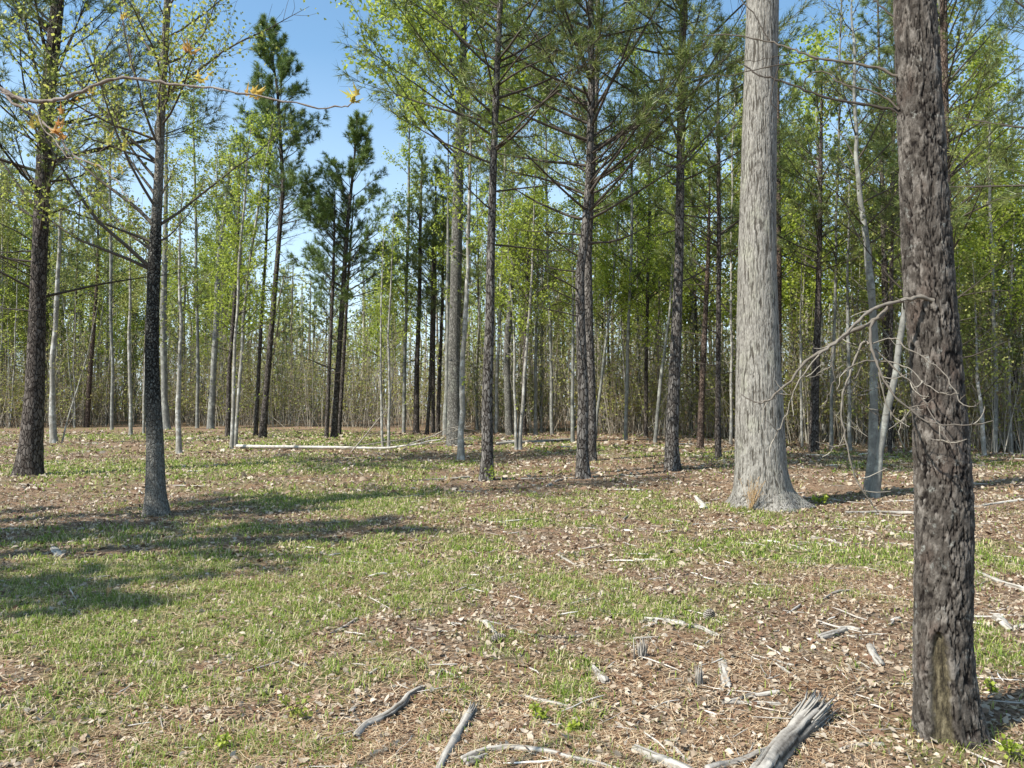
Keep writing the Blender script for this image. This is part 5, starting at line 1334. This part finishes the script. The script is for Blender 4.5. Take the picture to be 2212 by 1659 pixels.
# thin saplings at the edge of the wood: eight built, then copied
LOD[:] = [5, 3]
def sap_proto(i):
    r = np.random.RandomState(500 + i); H = r.uniform(6, 11)
    g, pts = Geo(), []
    zz = np.linspace(0, H, 10)
    lean = r.normal(size=2) * .035
    wob = np.cumsum(r.normal(size=(10, 2)) * .045, 0)
    P = np.stack([lean[0] * zz + wob[:, 0], lean[1] * zz + wob[:, 1], zz - .05], 1)
    r0 = r.uniform(.022, .05)
    g.tube(P, np.linspace(r0, .006, 10), 6, .5)
    root = empty("sapling", (0, 0, -50))
    g.obj("trunk", MAT[['pale_bark', 'grey_bark', 'tan_bark', 'grey_bark'][i % 4]], root, smooth=True)
    g = Geo()
    for z in np.arange(H * .25, H * .97, .42):
        p = np.array([np.interp(z, zz, P[:, 0]), np.interp(z, zz, P[:, 1]), z])
        limb_leaf(g, pts, p, r.uniform(0, 6.28), math.radians(r.uniform(30, 60)), r.uniform(.5, 1.5) * (1.1 - .5 * z / H), r, k=3, tw=.7, nl=5, tint=.65, keep=.35 + .6 * z / H, rb=.008)
    g.obj("limbs", MAT['twig'], root)
    V, T, c = leaves(np.concatenate(pts), .085, r)
    mk("crown", V, tris=T, mat=MAT[['leaf', 'leaf_pale', 'leaf_olive', 'leaf', 'leaf_pale'][i % 5]], parent=root, tint=c)
    return root
LM = [(-9999, None), (62, "the left edge pine"), (340, "the blackish mossy trunk"), (504, "the twin poles"), (721, "the pointed topped pine"), (983, "the stout mid trunk"),
      (1055, "the straight flaky pine"), (1259, "the crossing pines"), (1455, "the lone knotted pine"), (1640, "the broad pale trunk"), (1885, "the grey twin stems"), (2035, "the near right pine"), (9999, None)]
def between(px):
    for (a, na), (b, nb) in zip(LM[:-1], LM[1:]):
        if a <= px < b:
            return "left of " + nb if na is None else ("right of " + na if nb is None else "between " + na[4:] + " and " + nb[4:])
protos = [sap_proto(i) for i in range(10)]
def copy_tree(o):
    c = o.copy(); col.objects.link(c)
    for ch in o.children:
        d = ch.copy(); col.objects.link(d); d.parent = c
    return c
used = set()
r = np.random.RandomState(77)
n_s = 0
while n_s < 170:
    px = r.uniform(-120, 2330)
    e = edge_at((px - 1106) / F * 30, 30)
    D = e + abs(r.normal()) * 5 + r.uniform(-.8, .8)
    if 500 < px < 830: D += 3
    x = (px - 1106) / F * D
    i = r.randint(10)
    o = protos[i] if i not in used else copy_tree(protos[i])
    used.add(i)
    s = r.uniform(.75, 1.25)
    if 560 < px < 840: s = min(s, .85)
    o.location = (x, D, hg(x, D)); o.rotation_euler = (0, 0, r.uniform(0, 6.28)); o.scale = (s, s, s)
    k = ["green-leaved", "pale-leaved", "brownish"][{0: 0, 3: 0, 1: 1, 4: 1, 2: 2}[i % 5]]
    lab = ("tall " if s > 1.0 else "short ") + k + " sapling" + (" deep in" if D > e + 4 else " fronting") + " thicket " + between(px)
    tag(o, lab, "sapling", "saplings: " + lab)
    n_s += 1

# taller trees behind: pines and hardwoods, copied
def back_proto(kd, i):
    r = np.random.RandomState(700 + i + (50 if kd == PN else 0)); H = r.uniform(13, 18)
    g = Geo(); zz = np.linspace(0, H, 10)
    P = np.stack([r.normal() * .012 * zz + np.cumsum(r.normal(size=10) * .05), r.normal() * .01 * zz, zz - .05], 1)
    r0 = r.uniform(.09, .15)
    g.tube(P, np.linspace(r0, .02, 10), 7, .5)
    root = empty("pine_tree" if kd == PN else "hardwood_tree", (0, 0, -50))
    g.obj("trunk", MAT['pine_bark' if kd == PN else ['grey_bark', 'pale_bark'][i % 2]], root, smooth=True)
    g, tufts, pts = Geo(), [], []
    z = H * (.42 if kd == PN else .30)
    while z < H * .98:
        f = z / H
        for _ in range(2):
            p = np.array([np.interp(z, zz, P[:, 0]), np.interp(z, zz, P[:, 1]), z])
            if kd == PN: limb_pine(g, g, tufts, p, r.uniform(0, 6.28), math.radians(20 + 40 * max(0, f - .4)), 2.5 * (1.25 - f) * r.uniform(.6, 1.2) + .3, r, True, k=3, tw=.8, tint=.25)
            else: limb_leaf(g, pts, p, r.uniform(0, 6.28), math.radians(r.uniform(25, 50)), 2.6 * (1.25 - f) * r.uniform(.5, 1.2) + .3, r, k=3, tw=.8, nl=13, spread=.18, tint=.4)
        z += .45
    g.obj("limbs", MAT['twig'], root)
    if kd == PN:
        V, T, c = needles(np.array([t[0] for t in tufts]), np.array([t[1] for t in tufts]), .25, .018, 16, r)
        mk("crown", V, tris=T, mat=MAT['needle'], parent=root, tint=c)
    else:
        V, T, c = leaves(np.concatenate(pts), .13, r)
        mk("crown", V, tris=T, mat=MAT['leaf' if i % 3 else 'leaf_pale'], parent=root, tint=c)
    return root
bp = [back_proto(PN, i) for i in range(4)] + [back_proto(HW, i) for i in range(5)]
bused = set()
for n in range(135):
    while True:
        px = r.uniform(-250, 2450); e_ = edge_at((px - 1106) / F * 30, 30); D = e_ + 2 + r.uniform(0, 22)
        if 560 < px < 830 and D < 52: continue
        break
    x = (px - 1106) / F * D
    i = r.randint(9) if px > 1000 or r.rand() < .5 else r.randint(4, 9)
    o = bp[i] if i not in bused else copy_tree(bp[i])
    bused.add(i)
    s = r.uniform(.8, 1.15)
    if 560 < px < 860: s = min(s, .95) * (.66 + .25 * abs(px - 710) / 150)
    o.location = (x, D, hg(x, D)); o.rotation_euler = (0, 0, r.uniform(0, 6.28)); o.scale = (s, s, s)
    k = "pine" if i < 4 else ("fresh-leaved hardwood" if (i - 4) % 3 else "pale-leaved hardwood")
    lab = ("farther " if D > e_ + 12 else "nearer ") + ("tall " if s > .97 else "low ") + k + " in wood " + between(px)
    tag(o, lab, "pine tree" if i < 4 else "tree", "wood trees: " + lab)

# understorey thicket: thousands of bare stems and twigs nobody could count
def thicket():
    r = np.random.RandomState(31)
    g = Geo(); leafp = []
    for i in range(6800):
        px = r.uniform(-260, 2480)
        if vnoise(np.array([px / 46.0]), np.array([i % 3 * .4]), k=203)[0] < r.uniform(.12, .55): continue
        D = edge_at((px - 1106) / F * 30, 30) + r.gamma(1.6, 4.5) - .3
        x = (px - 1106) / F * D; z0 = hg(x, D)
        H = r.uniform(1.0, 6.0)
        P = arc((x, D, z0 - .05), (r.normal() * .14 + (r.rand() < .12) * r.normal() * .6, r.normal() * .1, 1), H, 4, r, lift=0, wob=.07)
        g.tube(P, np.linspace(r.uniform(.007, .02), .004, 4), 3, r.uniform(.1, 1))
        for _ in range(r.randint(3, 6)):
            a, dd = along(P, r.uniform(.25, .98))
            q = arc(a, unit(dd + r.normal(size=3) * .7), r.uniform(.3, 1.1), 3, r, lift=.3, wob=.15)
            g.tube(q, [.006, .005, .003], 3, r.uniform(.1, 1))
            if r.rand() < .75: leafp.append(q[1:][np.repeat([0, 1], 5)] + r.normal(size=(10, 3)) * .16)
    for i in range(3600):
        px = r.uniform(-400, 2600); D = edge_at((px - 1106) / F * 30, 30) + r.uniform(9, 42)
        x = (px - 1106) / F * D; P = arc((x, D, hg(x, D) - .05), (r.normal() * .16, r.normal() * .1, 1), r.uniform(2, 6.5), 3, r, lift=0, wob=.07)
        g.tube(P, [r.uniform(.015, .05), .02, .008], 3, r.uniform(.1, 1))
        leafp.append(P[1:][np.repeat([0, 1], 4)] * np.array([1, 1, r.uniform(.35, 1)]) + r.normal(size=(8, 3)) * np.array([.5, .5, .5]))
    o = g.obj("understorey_thicket", MAT['stems'], None); tag(o, "tangled bare stems and shoots filling the edge of the wood", None, None, "stuff")
    P = np.concatenate(leafp); V, T, c = leaves(P, .105, r, tri=True)
    o = mk("thicket_leaves", V, tris=T, mat=MAT['leaf_olive'], tint=c); tag(o, "small new leaves and buds through the thicket", None, None, "stuff")
MAT['stems'] = tint_mat("thicket_stems", [(0, (0.10, 0.082, 0.062)), (0.5, (0.25, 0.215, 0.165)), (1, (0.46, 0.42, 0.345))], 0.85)
thicket()

# far wood closing the view
def far_wood():
    r = np.random.RandomState(41); g = Geo(); P = []; NP = []
    for i in range(430):
        D = r.uniform(48, 105); px = r.uniform(-500, 2700); x = (px - 1106) / F * D; z0 = hg(x, D)
        H = r.uniform(11, 19) * (D / 75) ** .35
        if 500 < px < 830: H *= .75
        base = np.array([x, D, z0])
        g.tube(np.array([base, base + [r.normal() * .2, 0, H * .5], base + [r.normal() * .4, 0, H * .95]]), [.14, .1, .03], 5, r.uniform(0, 1))
        n = 11
        zc = r.uniform(.22, 1, n) * H; w = 2.3 * np.sqrt(np.clip(1.05 - zc / H, .03, 1)) + .4
        cc = base + np.stack([r.normal(size=n) * w * .55, r.normal(size=n) * w * .55, zc], 1)
        for c_ in cc[:8]:
            g.tube(np.array([base + [0, 0, c_[2] - z0 - .8], c_]), [.03, .012], 3, r.uniform(0, 1))
        m = 15
        L = np.repeat(cc, m, 0) + r.normal(size=(n * m, 3)) * np.array([.5, .5, .38])
        (NP if r.rand() < .33 else P).append(L)
        P.append(base + r.normal(size=(26, 3)) * np.array([2.2, 2.2, .9]) + np.array([0, 0, 1.2]))
    o = g.obj("far_wood_trunks", MAT['stems'], None); tag(o, "mass of distant trunks beyond the thicket", None, None, "stuff")
    A = np.concatenate(P); V, T, c = leaves(A, .29, r, tri=True); o = mk("far_wood_leaves", V, tris=T, mat=MAT['leaf_far'], tint=c); tag(o, "pale green foliage of the far wood", None, None, "stuff")
    A = np.concatenate(NP); V, T, c = leaves(A, .27, r, tri=True); o = mk("far_wood_needles", V, tris=T, mat=MAT['needle'], tint=c); tag(o, "dark pine foliage of the far wood", None, None, "stuff")
MAT['leaf_far'] = tint_mat("far_spring_leaves", [(0, (0.24, 0.24, 0.10)), (0.5, (0.34, 0.38, 0.11)), (1, (0.46, 0.49, 0.19))], 0.6, transl=0.45)
far_wood()

# ------------------------------------------------------------------ litter, straw, grass, twigs
def scatter(y0, y1, dens, r, margin=1.0):
    k = 0.72; n = int(dens * ((k * y1 + margin) + (k * y0 + margin)) * (y1 - y0))
    y = r.uniform(y0, y1, n * 2); x = r.uniform(-1, 1, n * 2) * (k * y1 + margin)
    m = np.abs(x) < k * y + margin
    return x[m][:n], y[m][:n]

def litter():
    r = np.random.RandomState(51); V, Q, T, C, n = [], [], [], [], 0
    for (a, b_, de, s) in ((1.6, 4.5, 1000, .027), (4.5, 8, 620, .031), (8, 14, 220, .044), (14, 24, 62, .072), (24, 36, 20, .11)):
        x, y = scatter(a, b_, de, r)
        keep = r.rand(len(x)) > green(x, y) * .45
        x, y = x[keep], y[keep]; N_ = len(x)
        z = hgt(x, y) + r.uniform(0, .018, N_)
        an = r.uniform(0, 6.283, N_)
        u = np.stack([np.cos(an), np.sin(an), r.normal(size=N_) * .3], 1); u = unit(u)
        nn = unit(np.stack([r.normal(size=N_) * .6, r.normal(size=N_) * .6, np.ones(N_)], 1))
        v = unit(np.cross(nn, u)); nn = np.cross(u, v)
        ss = s * np.clip(r.lognormal(-.15, .33, (N_, 1)), .3, 1.6); wd = ss * r.uniform(.16, .5, (N_, 1)); cu = ss * r.uniform(-.3, .7, (N_, 1)); fo = ss * r.uniform(-.35, .55, (N_, 1))
        p = np.stack([x, y, z], 1)
        pts = [p - u * ss * .6 + nn * cu * .8, p - u * ss * .15 + v * wd + nn * fo, p - u * ss * r.uniform(-.1, .3, (N_, 1)) - v * wd * r.uniform(.4, 1.2, (N_, 1)) + nn * fo * .6,
               p + u * ss * .3 + v * wd * .85 + nn * (fo + cu * .3), p + u * ss * .3 - v * wd * .85 + nn * (fo * .5 + cu * .3), p + u * ss * .75 + nn * cu]
        vv = np.stack(pts, 1).reshape(-1, 3)
        vv[:, 2] = np.maximum(vv[:, 2], np.repeat(hgt(x, y), 6) - .004)
        i = np.arange(N_) * 6 + n
        Q.append(np.stack([i + 1, i + 2, i + 4, i + 3], 1)); T.append(np.stack([i, i + 2, i + 1], 1)); T.append(np.stack([i + 3, i + 4, i + 5], 1))
        V.append(vv); C.append(np.repeat(np.clip(r.beta(1.6, 1.3, N_), 0, 1), 6)); n += N_ * 6
    o = mk("fallen_leaves", np.concatenate(V), quads=np.concatenate(Q), tris=np.concatenate(T), mat=MAT['litter'], tint=np.concatenate(C))
    tag(o, "curled tan and brown dead leaves covering the forest floor", None, None, "stuff")
litter()

def straw():
    r = np.random.RandomState(52); V, Q, C, n = [], [], [], 0
    for (a, b_, de, L, w) in ((1.6, 4, 3400, .13, .0024), (4, 8, 1500, .15, .0036), (8, 15, 230, .18, .007), (15, 26, 30, .25, .012)):
        x, y = scatter(a, b_, de, r, .6)
        st = fbm(x * .7, y * .7, k=71, octs=3)
        keep = r.rand(len(x)) < np.clip((st - .35) * 3.4, .12, 1) * (1 - .5 * green(x, y))
        x, y = x[keep], y[keep]; N_ = len(x); z = hgt(x, y) + r.uniform(.002, .02, N_)
        an = r.uniform(0, 6.283, N_); l = L * r.uniform(.5, 1.1, N_) / 2
        d = np.stack([np.cos(an) * l, np.sin(an) * l, r.normal(size=N_) * l * .10], 1)
        s = np.stack([-np.sin(an) * w, np.cos(an) * w, np.zeros(N_)], 1) * .5
        p = np.stack([x, y, z], 1); bend = np.stack([-np.sin(an), np.cos(an), r.uniform(0, .6, N_)], 1) * (l * r.normal(size=N_) * .15)[:, None]
        vv = np.stack([p - d - s, p - d + s, p + bend - s, p + bend + s, p + d - s, p + d + s], 1).reshape(-1, 3)
        i = np.arange(N_) * 6 + n
        Q += [np.stack([i, i + 1, i + 3, i + 2], 1), np.stack([i + 2, i + 3, i + 5, i + 4], 1)]
        V.append(vv); C.append(np.repeat(r.rand(N_), 6)); n += N_ * 6
    o = mk("pine_straw", np.concatenate(V), quads=np.concatenate(Q), mat=MAT['straw'], tint=np.concatenate(C))
    tag(o, "fallen orange-brown pine needles strewn over the floor", None, None, "stuff")
straw()

def grass():
    r = np.random.RandomState(53); V, Q, T, C, n = [], [], [], [], 0
    for (a, b_, de, L, w) in ((1.6, 4, 4600, .062, .0040), (4, 8, 3100, .068, .0056), (8, 14, 1150, .075, .0105), (14, 24, 310, .085, .022), (24, 40, 85, .09, .045)):
        x, y = scatter(a, b_, de, r)
        g_ = green(x, y)
        tuftn = vnoise(x * 11, y * 11, k=91)
        keep = r.rand(len(x)) < np.clip(g_ * 1.15, 0, 1) * np.clip((tuftn - .2) * 3.2, .2, 1) + .03
        x, y, g_, tuftn = x[keep], y[keep], g_[keep], tuftn[keep]; N_ = len(x); z = hgt(x, y)
        l = L * r.uniform(.4, 1.25, N_) * (.6 + .7 * tuftn)
        an = r.uniform(0, 6.283, N_); lean = r.uniform(.2, 1.9, N_)
        dx, dy = np.cos(an), np.sin(an)
        s = np.stack([-dy, dx, dx * 0], 1) * w * .5
        p = np.stack([x, y, z - .004], 1)
        m1 = p + np.stack([dx * lean * l * .3, dy * lean * l * .3, l * .6], 1)
        tp = p + np.stack([dx * lean * l * .9, dy * lean * l * .9, l * (1.0 - .42 * lean)], 1)
        vv = np.stack([p - s, p + s, m1 - s * .9, m1 + s * .9, tp], 1).reshape(-1, 3)
        i = np.arange(N_) * 5 + n
        Q.append(np.stack([i, i + 1, i + 3, i + 2], 1)); T.append(np.stack([i + 2, i + 3, i + 4], 1))
        dry = r.rand(N_) < .33
        c = np.where(dry, r.uniform(.78, 1, N_), np.clip(r.normal(.42, .17, N_), 0, .74))
        V.append(vv); C.append(np.repeat(c, 5)); n += N_ * 5
    o = mk("grass", np.concatenate(V), quads=np.concatenate(Q), tris=np.concatenate(T), mat=MAT['grass'], tint=np.concatenate(C))
    tag(o, "short patchy spring grass growing through the dead leaves", None, None, "stuff")
grass()

def twigs():
    r = np.random.RandomState(54); g = Geo()
    for (a, b_, de, L, w) in ((1.6, 5, 26, .15, .0035), (5, 11, 7, .22, .0055), (11, 22, 1.0, .4, .009), (22, 34, .35, .7, .015)):
        x, y = scatter(a, b_, de, r)
        right = np.clip(.45 + x / (y * .9), .1, 1)
        for xx, yy, pr in zip(x, y, right):
            if r.rand() > pr: continue
            an = r.uniform(0, 6.283)
            l = L * r.lognormal(0, .5)
            q = arc((xx, yy, 0), (math.cos(an), math.sin(an), 0), l, 5, r, wob=.14)
            q[:, 2] = hgt(q[:, 0], q[:, 1]) + .008 + r.uniform(0, .014)
            ww = w * r.lognormal(0, .45)
            g.tube(q, np.array([.5, 1, .9, .8, .35]) * ww, 4, r.beta(1.5, 1.2))
    o = g.obj("fallen_twigs", MAT['chips'], None); tag(o, "small bleached twigs and bits of wood littering the floor", None, None, "stuff")
twigs()
